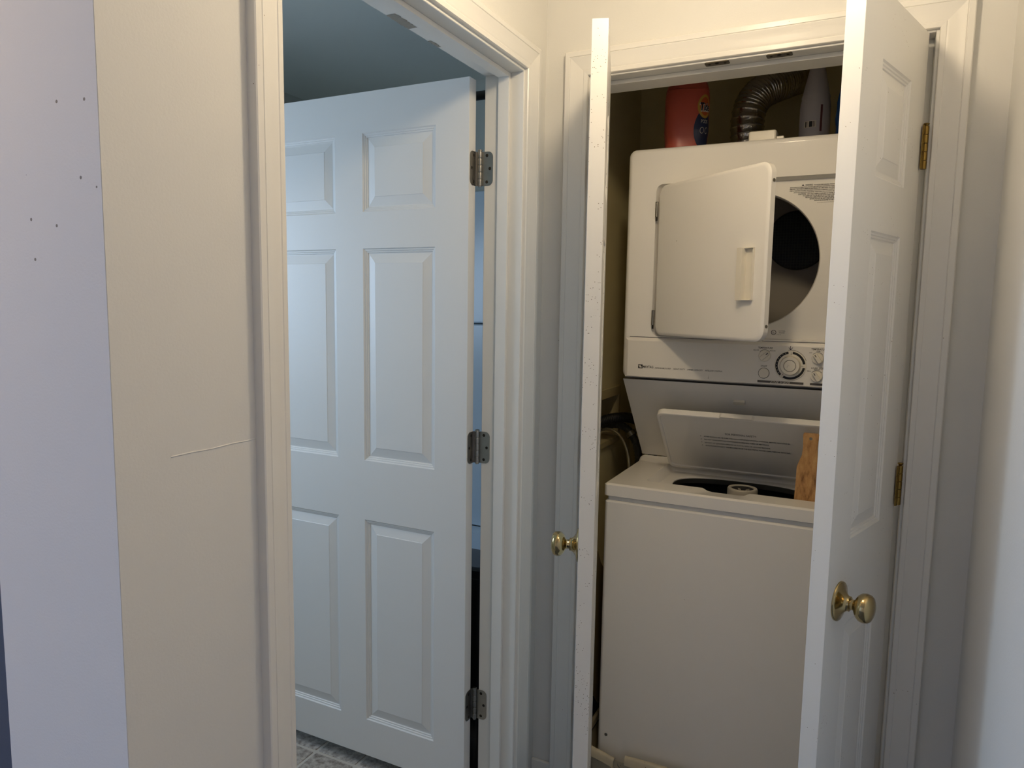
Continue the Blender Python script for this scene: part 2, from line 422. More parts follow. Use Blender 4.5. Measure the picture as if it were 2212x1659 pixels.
# jambs and stops
def trim(mb, label, m='jamb_paint', bevel=0.0012):
    tn[0] += 1
    return struct('trim_%d' % tn[0], mb, m, label, 'door jamb', bevel=bevel, bseg=1)
jr = trim(MB().box(-0.112, 0.0005, J1, J1+0.02, 0, HA+0.02), 'white door jamb carrying the bathroom door hinges')
obj('door_stop', MB().box(-0.068, -0.037, J1-0.011, J1, 0, HA), 'jamb_paint', jr, bevel=0.0015)
jl = trim(MB().box(-0.112, 0.0005, J0-0.02, J0, 0, HA+0.02), 'white door jamb on the latch side of bathroom doorway')
obj('door_stop', MB().box(-0.068, -0.037, J0, J0+0.011, 0, HA), 'jamb_paint', jl, bevel=0.0015)
jh = trim(MB().box(-0.112, 0.0005, J0, J1, HA, HA+0.02), 'white head jamb of bathroom doorway with chipped paint')
obj('door_stop', MB().box(-0.068, -0.037, J0+0.011, J1-0.011, HA-0.011, HA), 'jamb_paint', jh, bevel=0.0015)
def chip(y0, y1, x0, x1):
    mb = MB(); rng = random.Random(int(-y0*1000)); n = 14
    pts = [(x0+(x1-x0)*(0.5+rng.uniform(-0.5, 0.5)*(0.25 if k else 0)), y0+(y1-y0)*k/n) for k in range(n+1)]
    top = [(x1+rng.uniform(-0.004, 0.0), y, HA-0.0004) for x, y in pts]; bot = [(x0+rng.uniform(0, 0.002), y, HA-0.0004) for x, y in pts]
    v = bot+top; m = n+1
    f = [(i, i+1, m+i+1, m+i) for i in range(n)]
    mb.add(v, f); o = obj('paint_chip', mb, 'chip', jh); return o
chip(-0.572, -0.492, -0.1121, -0.086); chip(-0.415, -0.372, -0.1121, -0.100)
bl = trim(MB().box(OX0-0.02, OX0, -0.0005, 0.115, 0, HB+0.02), 'white left jamb of the laundry closet opening')
obj('door_stop', MB().box(OX0, OX0+0.011, 0.042, 0.1155, 0, HB), 'jamb_paint', bl, bevel=0.0015)
br = trim(MB().box(OX1, OX1+0.02, -0.0005, 0.115, 0, HB+0.02), 'white right jamb of the laundry closet opening')
obj('door_stop', MB().box(OX1-0.011, OX1, 0.042, 0.1155, 0, HB), 'jamb_paint', br, bevel=0.0015)
bh = trim(MB().box(OX0, OX1, -0.0005, 0.115, HB, HB+0.02), 'white head jamb of laundry closet with two dark catch plates')
obj('door_stop', MB().box(OX0+0.011, OX1-0.011, 0.042, 0.1155, HB-0.011, HB), 'jamb_paint', bh, bevel=0.0015)
for cx in (0.453, 0.597):
    r = rrect(cx-0.029, cx+0.029, 0.000, 0.026, 0.005, 4, 0)
    pl = obj('catch_plate', MB().loft([[(x,y,HB+0.0005) for x,y in r], [(x,y,HB-0.0015) for x,y in r]], True, True, True), 'dark_metal', bh)
    for dx in (-0.019, 0.019):
        obj('screw', MB().lathe([(0.0035,0),(0.0035,0.001),(0.002,0.0016)], (cx+dx, 0.014, HB-0.0015), (0,0,-1), 12), 'screw_dark', pl)
    obj('roller', MB().lathe([(0.005,0),(0.005,0.0012),(0.003,0.0024),(0.001,0.0028)], (cx, 0.009, HB-0.0015), (0,0,-1), 12), 'screw_dark', pl, smooth=True)

# ------------------------------------------------------------------ panel doors
RINGS = [(0,0),(0.003,0.003),(0.0065,0.0035),(0.008,0.0055),(0.0115,0.006),(0.013,0.0085),(0.0155,0.0085),(0.040,0.0025),(0.0415,0.0016)]
def panel_door(name, label, w_, z0, z1, panels, m, loc, rz, t=0.035, group=None):
    xs = sorted(set([0, w_]+[p for q in panels for p in q[:2]])); zs = sorted(set([z0, z1]+[p for q in panels for p in q[2:]]))
    mb = MB()
    for i in range(len(xs)-1):
        for j in range(len(zs)-1):
            a, b, c, d = xs[i], xs[i+1], zs[j], zs[j+1]
            if any(abs(a-p[0]) < 1e-6 and abs(b-p[1]) < 1e-6 and c >= p[2]-1e-6 and d <= p[3]+1e-6 for p in panels): continue
            mb.add([(a,0,c),(b,0,c),(b,0,d),(a,0,d)], [(0,1,2,3)])
            mb.add([(a,t,c),(b,t,c),(b,t,d),(a,t,d)], [(0,3,2,1)])
    for i in range(len(xs)-1):
        a, b = xs[i], xs[i+1]
        mb.add([(a,0,z0),(b,0,z0),(b,t,z0),(a,t,z0)], [(0,3,2,1)]); mb.add([(a,0,z1),(b,0,z1),(b,t,z1),(a,t,z1)], [(0,1,2,3)])
    for j in range(len(zs)-1):
        c, d = zs[j], zs[j+1]
        mb.add([(0,0,c),(0,t,c),(0,t,d),(0,0,d)], [(0,1,2,3)]); mb.add([(w_,0,c),(w_,t,c),(w_,t,d),(w_,0,d)], [(0,3,2,1)])
    o = obj(name, mb, m, bevel=0.0012, bseg=2)
    o.location = loc; o.rotation_euler = (0, 0, rz)
    tag(o, label, 'door', group, 'structure')
    for p in panels:
        pm = MB()
        for sgn in (0, 1):
            rings = []
            for ins, dep in RINGS:
                y = dep if sgn == 0 else t-dep
                a, b, c, d = p[0]+ins, p[1]-ins, p[2]+ins, p[3]-ins
                rings.append([(a,y,c),(b,y,c),(b,y,d),(a,y,d)])
            pm.loft(rings, True, False, True)
        obj('panel', pm, m, o, local=True)
    return o
ROWS = [(0.163, 0.794), (0.973, 1.589), (1.691, 1.908)]
d1 = panel_door('door_1', 'white six panel bathroom door standing open on three nickel hinges', 0.804, 0.045, 2.019,
    [(a, b, c, d) for a, b in ((0.117, 0.360), (0.458, 0.701)) for c, d in ROWS], 'door_paint', (-0.938, -0.182, 0), 0)
AN = math.radians(72.2); DW = 0.390
d2 = panel_door('door_2', 'white narrow panel closet door seen edge on beside the bathroom doorway', DW, 0.02, 2.030,
    [(0.105, 0.287, c, d) for c, d in ROWS], 'closet_door_paint', (0.150, -0.005, 0), -AN)
d3 = panel_door('door_3', 'white narrow panel closet door with brass knob standing open near the right wall', DW, 0.02, 2.030,
    [(0.107, 0.288, c, d) for c, d in ROWS], 'closet_door_paint_clean', (0.785, -0.378, 0), AN)
for d_ in (d1, d2, d3):
    pass
def knob(parent, x, z):
    ax = (0, -1, 0)
    ros = obj('door_knob', MB().lathe([(0.0275,0.058),(0.029,0.050),(0.0275,0.043),(0.0225,0.037),(0.0165,0.0335),(0.012,0.032),(0.0105,0.029),(0.0105,0.020)], (x, 0, z), ax, 36, False, False)
              .lathe([(0.0275,0.058),(0.024,0.0625),(0.017,0.0655),(0.008,0.067),(0.0005,0.0672)], (x, 0, z), ax, 36, False, True), 'brass', parent, local=True, smooth=True, angle=60)
    obj('rosette', MB().lathe([(0.040,0.0),(0.040,0.003),(0.0385,0.005),(0.034,0.0065),(0.026,0.009),(0.0185,0.014),(0.0150,0.0185),(0.0150,0.0225),(0.0135,0.0235),(0.0105,0.0235)], (x, 0, z), ax, 36), 'brass', ros, local=True, smooth=True, angle=50)
    obj('set_screw', MB().lathe([(0.0022,0),(0.0022,0.0006)], (x+0.0104, -0.027, z-0.002), (1,0,0), 8), 'screw_dark', ros, local=True)
knob(d3, 0.064, 0.855); knob(d2, DW-0.064, 0.878)
# bathroom door hinges
def hinge_nickel(parent, cx, cy, zc):
    """all in the parent's frame; pin at cx, cy"""
    kn = MB(); h = 0.09; n = 5; r = 0.0062
    for k in range(n):
        a = zc-h/2+h*k/n+0.0008; b = zc-h/2+h*(k+1)/n-0.0008
        kn.lathe([(r*0.9,a),(r,a+0.0008),(r,b-0.0008),(r*0.9,b)], (cx, cy, 0), (0,0,1), 16)
    kn.lathe([(r*0.7,zc-h/2-0.002),(r*0.7,zc+h/2+0.001),(r*1.05,zc+h/2+0.001),(r*1.05,zc+h/2+0.0035),(r*0.6,zc+h/2+0.005)], (cx, cy, 0), (0,0,1), 16)
    o = obj('hinge', kn, 'nickel', parent, local=True, smooth=True)
    # leaf on the door's hinge edge (plane x = cx - something) and leaf on the jamb
    def leaf(on_door):
        q = []
        L_ = 0.033; hh = h/2-0.001; rr = 0.014
        q = [(0, -hh), (L_-rr, -hh)]+[(L_-rr+rr*math.sin(a), -hh+rr-rr*math.cos(a)) for a in [PI/2*k/6 for k in range(1, 7)]]
        q += [(L_-rr+rr*math.cos(a), hh-rr+rr*math.sin(a)) for a in [PI/2*k/6 for k in range(0, 7)]]+[(0, hh)]
        mb = MB()
        if on_door:
            f0 = [(0.8041, cy-u-0.001, zc+v) for u, v in q]; f1 = [(0.8055, cy-u-0.001, zc+v) for u, v in q]
            mb.box(0.8042, cx, cy-0.0015, cy+0.0005, zc-hh, zc+hh)
        else: f0 = [(cx+u*0.98+0.004, JY-0.0002, zc+v) for u, v in q]; f1 = [(cx+u*0.98+0.004, JY-0.0016, zc+v) for u, v in q]
        mb.loft([f0, f1], True, True, True)
        obj('leaf', mb, 'nickel', o, local=True)
        for u, v in ((0.015, 0.034), (0.024, 0.0), (0.015, -0.034)):
            if on_door: p, a = (0.8054, cy-u-0.001, zc+v), (1,0,0)
            else: p, a = (cx+u*0.98+0.004, JY-0.0015, zc+v), (0,-1,0)
            obj('screw', MB().lathe([(0.0042,0),(0.0042,0.0003),(0.0030,0.0012),(0.0012,0.0006)], p, a, 12), 'screw_dark', o, local=True)
    JY = J1-d1.location.y
    leaf(True); leaf(False)
    return o
for zc in (1.792, 1.043, 0.292):
    hinge_nickel(d1, -0.122+0.938, -0.144+0.182, zc)
# closet hinges: aged brass butt hinges
def hinge_brass(parent, cx, cy, zc, side):
    h = 0.092; n = 5; r = 0.006; kn = MB()
    for k in range(n):
        a = zc-h/2+h*k/n+0.0006; b = zc-h/2+h*(k+1)/n-0.0006
        kn.lathe([(r*0.92,a),(r,a+0.0006),(r,b-0.0006),(r*0.92,b)], (cx, cy, 0), (0,0,1), 14)
    kn.lathe([(0.003,zc+h/2),(0.0045,zc+h/2+0.002),(0.0065,zc+h/2+0.005),(0.005,zc+h/2+0.0065)], (cx, cy, 0), (0,0,1), 14)
    o = obj('hinge', kn, 'old_brass', parent, local=True, smooth=True)
    lf = MB()
    for k in range(n):
        a = zc-h/2+h*k/n; b = a+h/n
        wd = 0.016 if k % 2 == 0 else 0.0105
        lf.box(min(cx, cx+side*wd), max(cx, cx+side*wd), cy-0.001, cy+0.002, a, b)
    x0, x1 = sorted((cx+side*0.0095, cx+side*0.0175))
    lf.box(x0, x1, cy+0.0005, cy+0.0025, zc-h/2, zc+h/2)
    obj('leaf', lf, 'old_brass', o, local=True)
for zc in (1.790, 1.036, 0.265):
    hinge_brass(d3, DW+0.004, -0.006, zc, -1)
    hinge_brass(d2, -0.006, -0.008, zc, 1)

# ------------------------------------------------------------------ stacked washer and dryer
MX0, MX1 = 0.155, 0.855
sw = thing('stacked_washer_dryer', 'cream white stacked washer and dryer with open dryer door and washer lid', 'washer dryer', (0.505, 0.49, 0.0))
def ring_xz(r, y): return [(x, y, z) for x, z in r]
def ring_xy(r, z): return [(x, y, z) for x, y in r]
# washer cabinet
mb = MB()
rb = rrect(MX0, MX1, 0.14, 0.83, 0.012, 6, 2); rbi = rrect(MX0+0.004, MX1-0.004, 0.144, 0.826, 0.010, 6, 2)
rbj = rrect(MX0+0.007, MX1-0.007, 0.147, 0.823, 0.008, 6, 2)
mb.loft([ring_xy(rb, 0.045), ring_xy(rb, 0.859), ring_xy(rbi, 0.8635), ring_xy(rbj, 0.8645), ring_xy(rbj, 0.8785), ring_xy(rrect(MX0+0.02, MX1-0.02, 0.155, 0.81, 0.010, 6, 2), 0.8785)], True, True, False)
cab = obj('washer_cabinet', mb, 'enamel', sw, smooth=True)
for x, z in ((0.183, 0.128), (0.827, 0.128)):
    obj('screw', MB().lathe([(0.005,0),(0.0045,0.0012),(0.002,0.0016)], (x, 0.14, z), (0,-1,0), 14), 'steel', cab)
for x in (0.2, 0.81):
    for y in (0.19, 0.78):
        obj('foot', MB().lathe([(0.016,0.012),(0.016,0.046)], (x, y, 0), (0,0,1), 16), 'black_rubber', sw)
# washer top with lid recess and tub opening
K, Mm = 8, 6
def notch(ring, z, y0, x0=0.430, x1=0.552, d=0.009):
    out = []
    for x, y in ring:
        zz = z
        if y < y0 and x0 < x < x1:
            e = min(1, min(x-x0, x1-x)/0.012); zz = z-d*e
        out.append((x, y, zz))
    return out
Mm2 = 30
o0 = rrect(MX0-0.002, MX1+0.002, 0.136, 0.53, 0.014, K, Mm2); o1 = rrect(MX0+0.004, MX1-0.004, 0.143, 0.526, 0.010, K, Mm2)
o00 = rrect(MX0+0.004, MX1-0.004, 0.142, 0.53, 0.012, K, Mm2)
q0 = rrect(0.256, 0.754, 0.222, 0.502, 0.022, K, Mm2); q1 = rrect(0.275, 0.735, 0.240, 0.492, 0.020, K, Mm2)
hx, hy = 0.23, 0.126
e0 = ellipse_like(q1, 0.505, 0.366, 0.203, 0.118, hx, hy, 2.6); e1 = ellipse_like(q1, 0.505, 0.366, 0.197, 0.112, hx, hy, 2.6)
mb = MB()
def back_rise(ring, z):
    return [(x, y, z+max(0, (y-0.505)/0.025)*0.018) for x, y in ring]
mb.loft([ring_xy(o00, 0.876), ring_xy(o0, 0.879), ring_xy(o0, 0.909), back_rise([(x, y) for x, y in o0], 0.911), back_rise(o1, 0.9155),
         notch(q0, 0.9155, 0.235), notch(q1, 0.893, 0.0), ring_xy(e0, 0.892), ring_xy(e1, 0.889), ring_xy(e1, 0.886)], True, False, False)
obj('washer_top', mb, 'enamel', sw, smooth=True, angle=28)
obj('tub_cover_shaded', MB().loft([ring_xy(e1, 0.886), ring_xy(ellipse_like(q1, 0.505, 0.366, 0.215, 0.130, hx, hy, 2.4), 0.866)], True), 'tub_cover_shaded', sw, smooth=True)  # dark grey puts the lid's shade into the colour of the opening wall
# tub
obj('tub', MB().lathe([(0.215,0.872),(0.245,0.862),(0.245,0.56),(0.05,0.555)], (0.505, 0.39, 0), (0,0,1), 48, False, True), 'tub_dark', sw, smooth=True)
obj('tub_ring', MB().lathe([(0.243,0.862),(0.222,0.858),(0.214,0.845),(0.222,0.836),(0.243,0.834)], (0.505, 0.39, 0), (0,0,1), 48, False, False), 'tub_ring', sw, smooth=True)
ag = obj('agitator', MB().lathe([(0.060,0.56),(0.047,0.66),(0.043,0.80),(0.043,0.846),(0.0445,0.850),(0.0445,0.889),(0.042,0.893),(0.034,0.893),(0.032,0.889),(0.030,0.838),(0.001,0.836)], (0.515, 0.375, 0), (0,0,1), 40, False, True), 'agitator', sw, smooth=True, angle=35)
for k in range(6):
    a = 2*PI*k/6
    dx, dy = math.cos(a), math.sin(a)
    mb = MB(); w2 = 0.0016
    p0 = (0.515+dx*0.017, 0.375+dy*0.017); p1 = (0.515+dx*0.0325, 0.375+dy*0.0325)
    mb.add([(p0[0]-dy*w2, p0[1]+dx*w2, 0.838), (p0[0]+dy*w2, p0[1]-dx*w2, 0.838), (p1[0]+dy*w2, p1[1]-dx*w2, 0.838), (p1[0]-dy*w2, p1[1]+dx*w2, 0.838),
            (p0[0]-dy*w2, p0[1]+dx*w2, 0.884), (p0[0]+dy*w2, p0[1]-dx*w2, 0.884), (p1[0]+dy*w2, p1[1]-dx*w2, 0.884), (p1[0]-dy*w2, p1[1]+dx*w2, 0.884)],
           [(0,3,2,1),(4,5,6,7),(0,1,5,4),(1,2,6,5),(2,3,7,6),(3,0,4,7)])
    obj('rib', mb, 'agitator', ag)
obj('cap_well_shade', MB().lathe([(0.0318,0.8905),(0.0298,0.845),(0.001,0.844)], (0.515, 0.375, 0), (0,0,1), 32, False, True), 'tub_dark', ag, smooth=True)  # dark liner, the shade inside the deep cap put into its colour
# lid, propped open at 45 degrees
LA = math.radians(45); LH = Vector((0, 0.478, 0.914))
LV = Vector((0, -math.cos(LA), math.sin(LA))); LN = Vector((0, math.sin(LA), math.cos(LA)))
def lid_p(x, v, n): return Vector((x, 0, 0))+LH+LV*v+LN*n
r_o = rrect(0.266, 0.744, 0.0, 0.292, 0.022, K, 3); r_b = rrect(0.2685, 0.7415, 0.0025, 0.2895, 0.020, K, 3); r_i = rrect(0.275, 0.735, 0.012, 0.283, 0.016, K, 3); r_i2 = rrect(0.277, 0.733, 0.014, 0.281, 0.015, K, 3)
mb = MB()
mb.loft([[lid_p(x, v, -0.001) for x, v in r_i2], [lid_p(x, v, -0.005) for x, v in r_i], [lid_p(x, v, -0.0055) for x, v in r_b], [lid_p(x, v, -0.004) for x, v in r_o],
         [lid_p(x, v, 0.013) for x, v in r_o], [lid_p(x, v, 0.016) for x, v in r_b]], True, True, True)
lid = obj('lid', mb, 'enamel', sw, smooth=True, angle=50)
obj('finger_lip', MB().loft([[lid_p(x, v, -0.006) for x, v in ((0.452, 0.2915), (0.552, 0.2915), (0.545, 0.298), (0.459, 0.298))],
                             [lid_p(x, v, 0.011) for x, v in ((0.452, 0.2915), (0.552, 0.2915), (0.545, 0.296), (0.459, 0.296))]], True, True, True), 'enamel_plain', lid)
def lid_text(s, x, v, width, h, m='ink_grey', bold=0.0):
    lettering('lettering', s, lid_p(x, v, -0.0012), (1,0,0), LV, width, m, lid, height=h, bold=bold)
lid_text('FOR PERSONAL SAFETY:', 0.463, 0.2045, 0.090, 0.0095)
for x, v, wd, s in ((0.398, 0.185, 0.248, 'AFTER RAISING LID, BE SURE TUB HAS COMPLETELY STOPPED SPINNING, BEFORE REACHING IN.'),
                    (0.398, 0.169, 0.189, 'DO NOT WASH ARTICLES CONTAINING FLAMMABLE FUMES OR MATERIALS.'),
                    (0.398, 0.153, 0.192, 'DO NOT LET CHILDREN OPERATE OR PLAY IN, WITH OR AROUND MACHINE.'),
                    (0.398, 0.137, 0.248, 'ALWAYS DISCONNECT THE MACHINE FROM THE ELECTRICAL POWER SUPPLY BEFORE SERVICING.')):
    lid_text(s, x, v, wd, 0.0064, bold=0.015)
    obj('bullet', MB().loft([[lid_p(0.3885+0.0013*math.cos(a), v+0.003+0.0013*math.sin(a), -0.0015) for a in [2*PI*k/8 for k in range(8)]],
                             [lid_p(0.3885+0.0013*math.cos(a), v+0.003+0.0013*math.sin(a), -0.0010) for a in [2*PI*k/8 for k in range(8)]]], True, True, True), 'ink_grey', lid)
# sloping housing between washer and dryer
sec = [(0.281, 1.2145), (0.521, 0.943), (0.529, 0.932), (0.83, 0.932), (0.83, 1.2145)]
mb = MB(); mb.loft([[(MX0+0.001, y, z) for y, z in sec], [(MX1-0.001, y, z) for y, z in sec]], True, True, True)
sl = obj('sloping_panel', mb, 'enamel', sw, bevel=0.0015)
sn = Vector((0, -0.755, -0.656))
obj('screw', MB().lathe([(0.0052,0),(0.0048,0.0012),(0.002,0.0018)], (0.171, 0.310, 1.1855), sn, 14), 'screw_dark', sl)
su = Vector((0, -0.656, 0.755)); so = Vector((0, 0.329, 1.164))
mb = MB(); rr = rrect(0.483, 0.516, -0.006, 0.006, 0.003, 3, 0)
mb.loft([[Vector((x, 0, 0))+so+su*v+sn*-0.001 for x, v in rr], [Vector((x, 0, 0))+so+su*v+sn*0.011 for x, v in rr]], True, True, True)
obj('lid_catch', mb, 'white_plastic', sl)
# dryer cabinet
DZ0, DZ1 = 1.2175, 1.900; DY = 0.270
mb = MB(); rad = 0.015
def orr(ins, r): return rrect(MX0+ins, MX1-ins, DZ0+ins*0.6, DZ1-ins, max(0.004, r), K, Mm2)
RX0, RX1, RZ0, RZ1 = 0.243, 0.767, 1.349, 1.7945
prof = [(0, 0.83), (0, DY+rad)]+[(rad*(1-math.cos(a)), DY+rad*(1-math.sin(a))) for a in [PI/2*k/5 for k in range(1, 6)]]
rings = [ring_xz(orr(i, 0.022), y) for i, y in prof]
re0 = rrect(RX0, RX1, RZ0, RZ1, 0.02, K, Mm2); re1 = rrect(RX0+0.006, RX1-0.006, RZ0+0.003, RZ1-0.0075, 0.018, K, Mm2)
rings += [ring_xz(re0, DY), ring_xz(re1, DY+0.022)]
mb.loft(rings, True, True, False)
dc = obj('dryer_cabinet', mb, 'enamel', sw, smooth=True, angle=50)
DCX, DCZ, DR = 0.507, 1.570, 0.191
c0 = ellipse_like(re1, DCX, DCZ, DR, DR, (RX1-RX0)/2, (RZ1-RZ0)/2); c1 = ellipse_like(re1, DCX, DCZ, DR-0.003, DR-0.003, (RX1-RX0)/2, (RZ1-RZ0)/2)
mb = MB(); mb.loft([ring_xz(re1, DY+0.022), ring_xz(c0, DY+0.022), ring_xz(c1, DY+0.026), ring_xz(c1, DY+0.05)])
fp = obj('front_panel', mb, 'enamel_plain', sw, smooth=True, angle=50)
mb = MB(); mb.lathe([(DR-0.003,DY+0.05),(0.27,DY+0.075),(0.275,0.74),(0.27,0.752),(0.002,0.755)], (DCX, 0, DCZ), (0,1,0), 56, False, True)
dr = obj('drum', mb, 'drum_enamel', sw, smooth=True, angle=35)
obj('drum_grille', MB().lathe([(0.098,0.756),(0.098,0.742),(0.094,0.738),(0.001,0.738)], (0.60, 0, 1.665), (0,1,0), 48, False, True), 'perforated_black', dr, smooth=True, angle=35)
# warning print inside the door recess
YW = DY+0.022
def wtext(s, x, z, wd, h, m='ink', bold=0.0, **k):
    return lettering('lettering', s, (x, YW, z), (1,0,0), (0,0,1), wd, m, fp, height=h, bold=bold, **k)
CH = 0.00187
for s, x, z in (('TO AVOID FIRE HAZARD, WHICH COULD RESULT IN', 0.671, 1.7700),
                ('SPONTANEOUS COMBUSTION, DO NOT DRY ARTICLES CONTAINING FOAM OR', 0.6105, 1.7655),
                ('SIMILARLY TEXTURED RUBBERLIKE MATERIALS OR A MATERIAL ON WHICH', 0.6100, 1.7610),
                ('USED A CLEANING SOLVENT OR WHICH CONTAINS FLAMMABLE LIQUIDS OR', 0.6098, 1.7565),
                ('(SUCH AS GASOLINE, KEROSENE, VEGETABLE OR COOKING OILS, ETC.)', 0.6205, 1.7520),
                ('DRY ONLY FABRICS CLEANED IN WATER. BE SURE', 0.6555, 1.7465),
                ('TO CLEAN LINT FILTER BEFORE EACH LOAD. A DRYER', 0.6440, 1.7420),
                ('PRODUCES COMBUSTIBLE LINT AND THE AREA', 0.6510, 1.7375),
                ('DRYER SHOULD BE KEPT FREE OF LINT. IT', 0.6620, 1.7330),
                ('SHOULD BE EXHAUSTED TO THE OUTDOORS', 0.6740, 1.7285)):
    wtext(s, x, z, CH*len(s), 0.0035, bold=0.03)
wtext('WARNING:', 0.6490, 1.7700, 0.0195, 0.0044, bold=0.03)
wtext('CAUTION:', 0.6320, 1.7465, 0.0205, 0.0042, bold=0.03)
wtext('SEE OWNERS MANUAL FOR EXHAUSTING', 0.6815, 1.7235, 0.045, 0.0018, 'ink_soft')
tri = obj('lettering', MB().add([(0.6400, YW-0.0004, 1.7700), (0.6465, YW-0.0004, 1.7700), (0.64325, YW-0.0004, 1.7752)], [(0,1,2)]), 'ink', fp)
def ring_mark(cx, cz, r, wd, y, m, parent, n=28, a0=0, a1=2*PI, close=True):
    pts = [a0+(a1-a0)*k/n for k in range(n+1)]
    mb = MB(); v = []; f = []
    for a in pts:
        v.append((cx+(r-wd/2)*math.cos(a), y, cz+(r-wd/2)*math.sin(a))); v.append((cx+(r+wd/2)*math.cos(a), y, cz+(r+wd/2)*math.sin(a)))
    for k in range(n): f.append((2*k, 2*k+1, 2*k+3, 2*k+2))
    mb.add(v, f); return obj('lettering', mb, m, parent)
ring_mark(0.5885, 1.3695, 0.0062, 0.0014, YW-0.0004, 'ink', fp)
wtext('UL', 0.5852, 1.3665, 0.0064, 0.006, bold=0.01)
wtext('CLOTHES', 0.6015, 1.3725, 0.017, 0.0032); wtext('WASHER', 0.6022, 1.3675, 0.0155, 0.0032)
wtext('DRYER', 0.5600, 1.3725, 0.011, 0.0032); wtext('GAS', 0.5610, 1.3675, 0.007, 0.0032); wtext('LISTED 123A', 0.5965, 1.3630, 0.012, 0.0016, 'ink_soft')
# console
CX0, CX1, CZ0, CZ1 = 0.167, 0.843, 1.2225, 1.3430; CY = 0.262
mb = MB()
rA = [(CX0, CZ0), (CX1, CZ0), (CX1, CZ1), (CX0, CZ1)]
mb.loft([ring_xz(rA, DY+0.002), ring_xz([(CX0, CZ0+0.001), (CX1, CZ0+0.001), (CX1, CZ1-0.002), (CX0, CZ1-0.002)], CY+0.0035),
         ring_xz([(CX0+0.008, CZ0+0.0035), (CX1-0.008, CZ0+0.0035), (CX1-0.008, CZ1-0.009), (CX0+0.008, CZ1-0.009)], CY)], True, True, True)
co = obj('console', mb, 'console_plastic', sw)
obj('groove', MB().box(CX0+0.010, CX1-0.010, DY-0.0006, DY+0.001, CZ1+0.0015, CZ1+0.003), 'dark_slot', co)
obj('groove', MB().box(CX0-0.002, CX1+0.002, DY-0.0006, DY+0.004, CZ0-0.0035, CZ0-0.0015), 'dark_slot', co)
obj('crack', MB().add([(0.4187, CY-0.0003, 1.2305), (0.4197, CY-0.0003, 1.2305), (0.4200, CY-0.0003, 1.2420)], [(0,1,2)]), 'ink_grey', co)
def ctext(s, x, z, wd, h, m='ink_grey', align='LEFT', **k):
    return lettering('lettering', s, (x, CY, z), (1,0,0), (0,0,1), wd, m, co, height=h, align=align, bold=0.012, **k)
def plate(name, x0, x1, z0, z1, m, parent, y=None, shear=0.0):
    y = CY-0.0004 if y is None else y
    return obj(name, MB().add([(x0, y, z0), (x1, y, z0), (x1+shear, y, z1), (x0+shear, y, z1)], [(0,1,2,3)]), m, parent)
plate('emblem', 0.2088, 0.2225, 1.2505, 1.2622, 'ink', co)
plate('emblem', 0.2106, 0.2175, 1.2580, 1.2598, 'print_white', co, CY-0.0006)
plate('emblem', 0.2135, 0.2205, 1.2530, 1.2580, 'print_white', co, CY-0.0006, -0.002)
lettering('lettering', 'MAYTAG', (0.2238, CY, 1.2525), (1,0,0), (0,0,1), 0.0318, 'ink', co, height=0.0078, bold=0.012)
for s, a, b in (('DEPENDABLE CARE', 0.2600, 0.3085), ('HEAVY DUTY', 0.3160, 0.3510), ('LARGE CAPACITY', 0.3565, 0.4030), ('INTELLIDRY CONTROL', 0.4090, 0.4580)):
    ctext(s, a, 1.2520, b-a, 0.0042, 'ink_soft', shear=0.3)
ctext('TEMPERATURE', 0.5530, 1.3245, 0.0390, 0.0052); ctext('DELICATE', 0.5405, 1.3182, 0.0150, 0.0032); ctext('REGULAR', 0.5845, 1.3178, 0.0150, 0.0032)
ctext('START', 0.5628, 1.2735, 0.0165, 0.0042)
def cknob(name, cx, cz, r, ang, h=0.014, parent=co):
    k = obj(name, MB().lathe([(r,0),(r,0.004),(r*0.94,0.0055),(r*0.0+0.001,0.0058)], (cx, CY, cz), (0,-1,0), 32, False, True), 'plastic_cream', parent, smooth=True, angle=40)
    ca, sa = math.cos(ang), math.sin(ang); wv = r*0.42; lv = r*0.93
    q = [(-lv, -wv*0.55), (-lv*0.8, -wv), (lv*0.8, -wv), (lv, -wv*0.55), (lv, wv*0.55), (lv*0.8, wv), (-lv*0.8, wv), (-lv, wv*0.55)]
    f0 = [(cx+a*ca-b*sa, CY-0.004, cz+a*sa+b*ca) for a, b in q]; f1 = [(cx+a*0.96*ca-b*0.8*sa, CY-h, cz+a*0.96*sa+b*0.8*ca) for a, b in q]
    obj('grip', MB().loft([f0, f1], True, True, True), 'plastic_cream', k, bevel=0.0008)
    q = [(lv*0.35, -r*0.06), (lv*0.85, -r*0.06), (lv*0.85, r*0.06), (lv*0.35, r*0.06)]
    obj('pointer', MB().add([(cx+a*ca-b*sa, CY-h-0.0003, cz+a*sa+b*ca) for a, b in q], [(0,1,2,3)]), 'ink', k)
    ring_mark(cx, cz, r*1.08, 0.0009, CY-0.0004, 'ink', parent, 16, math.radians(40), math.radians(140))
    return k
cknob('temperature_knob', 0.5715, 1.3045, 0.0158, math.radians(42), 0.010)
bt = obj('start_button', MB().lathe([(0.0140,0),(0.0140,0.0025),(0.0132,0.0035),(0.001,0.0037)], (0.5716, CY, 1.2556), (0,-1,0), 32, False, True), 'plastic_cream', co, smooth=True, angle=40)
ring_mark(0.5716, 1.2556, 0.0147, 0.0011, CY-0.0005, 'ink_grey', co)
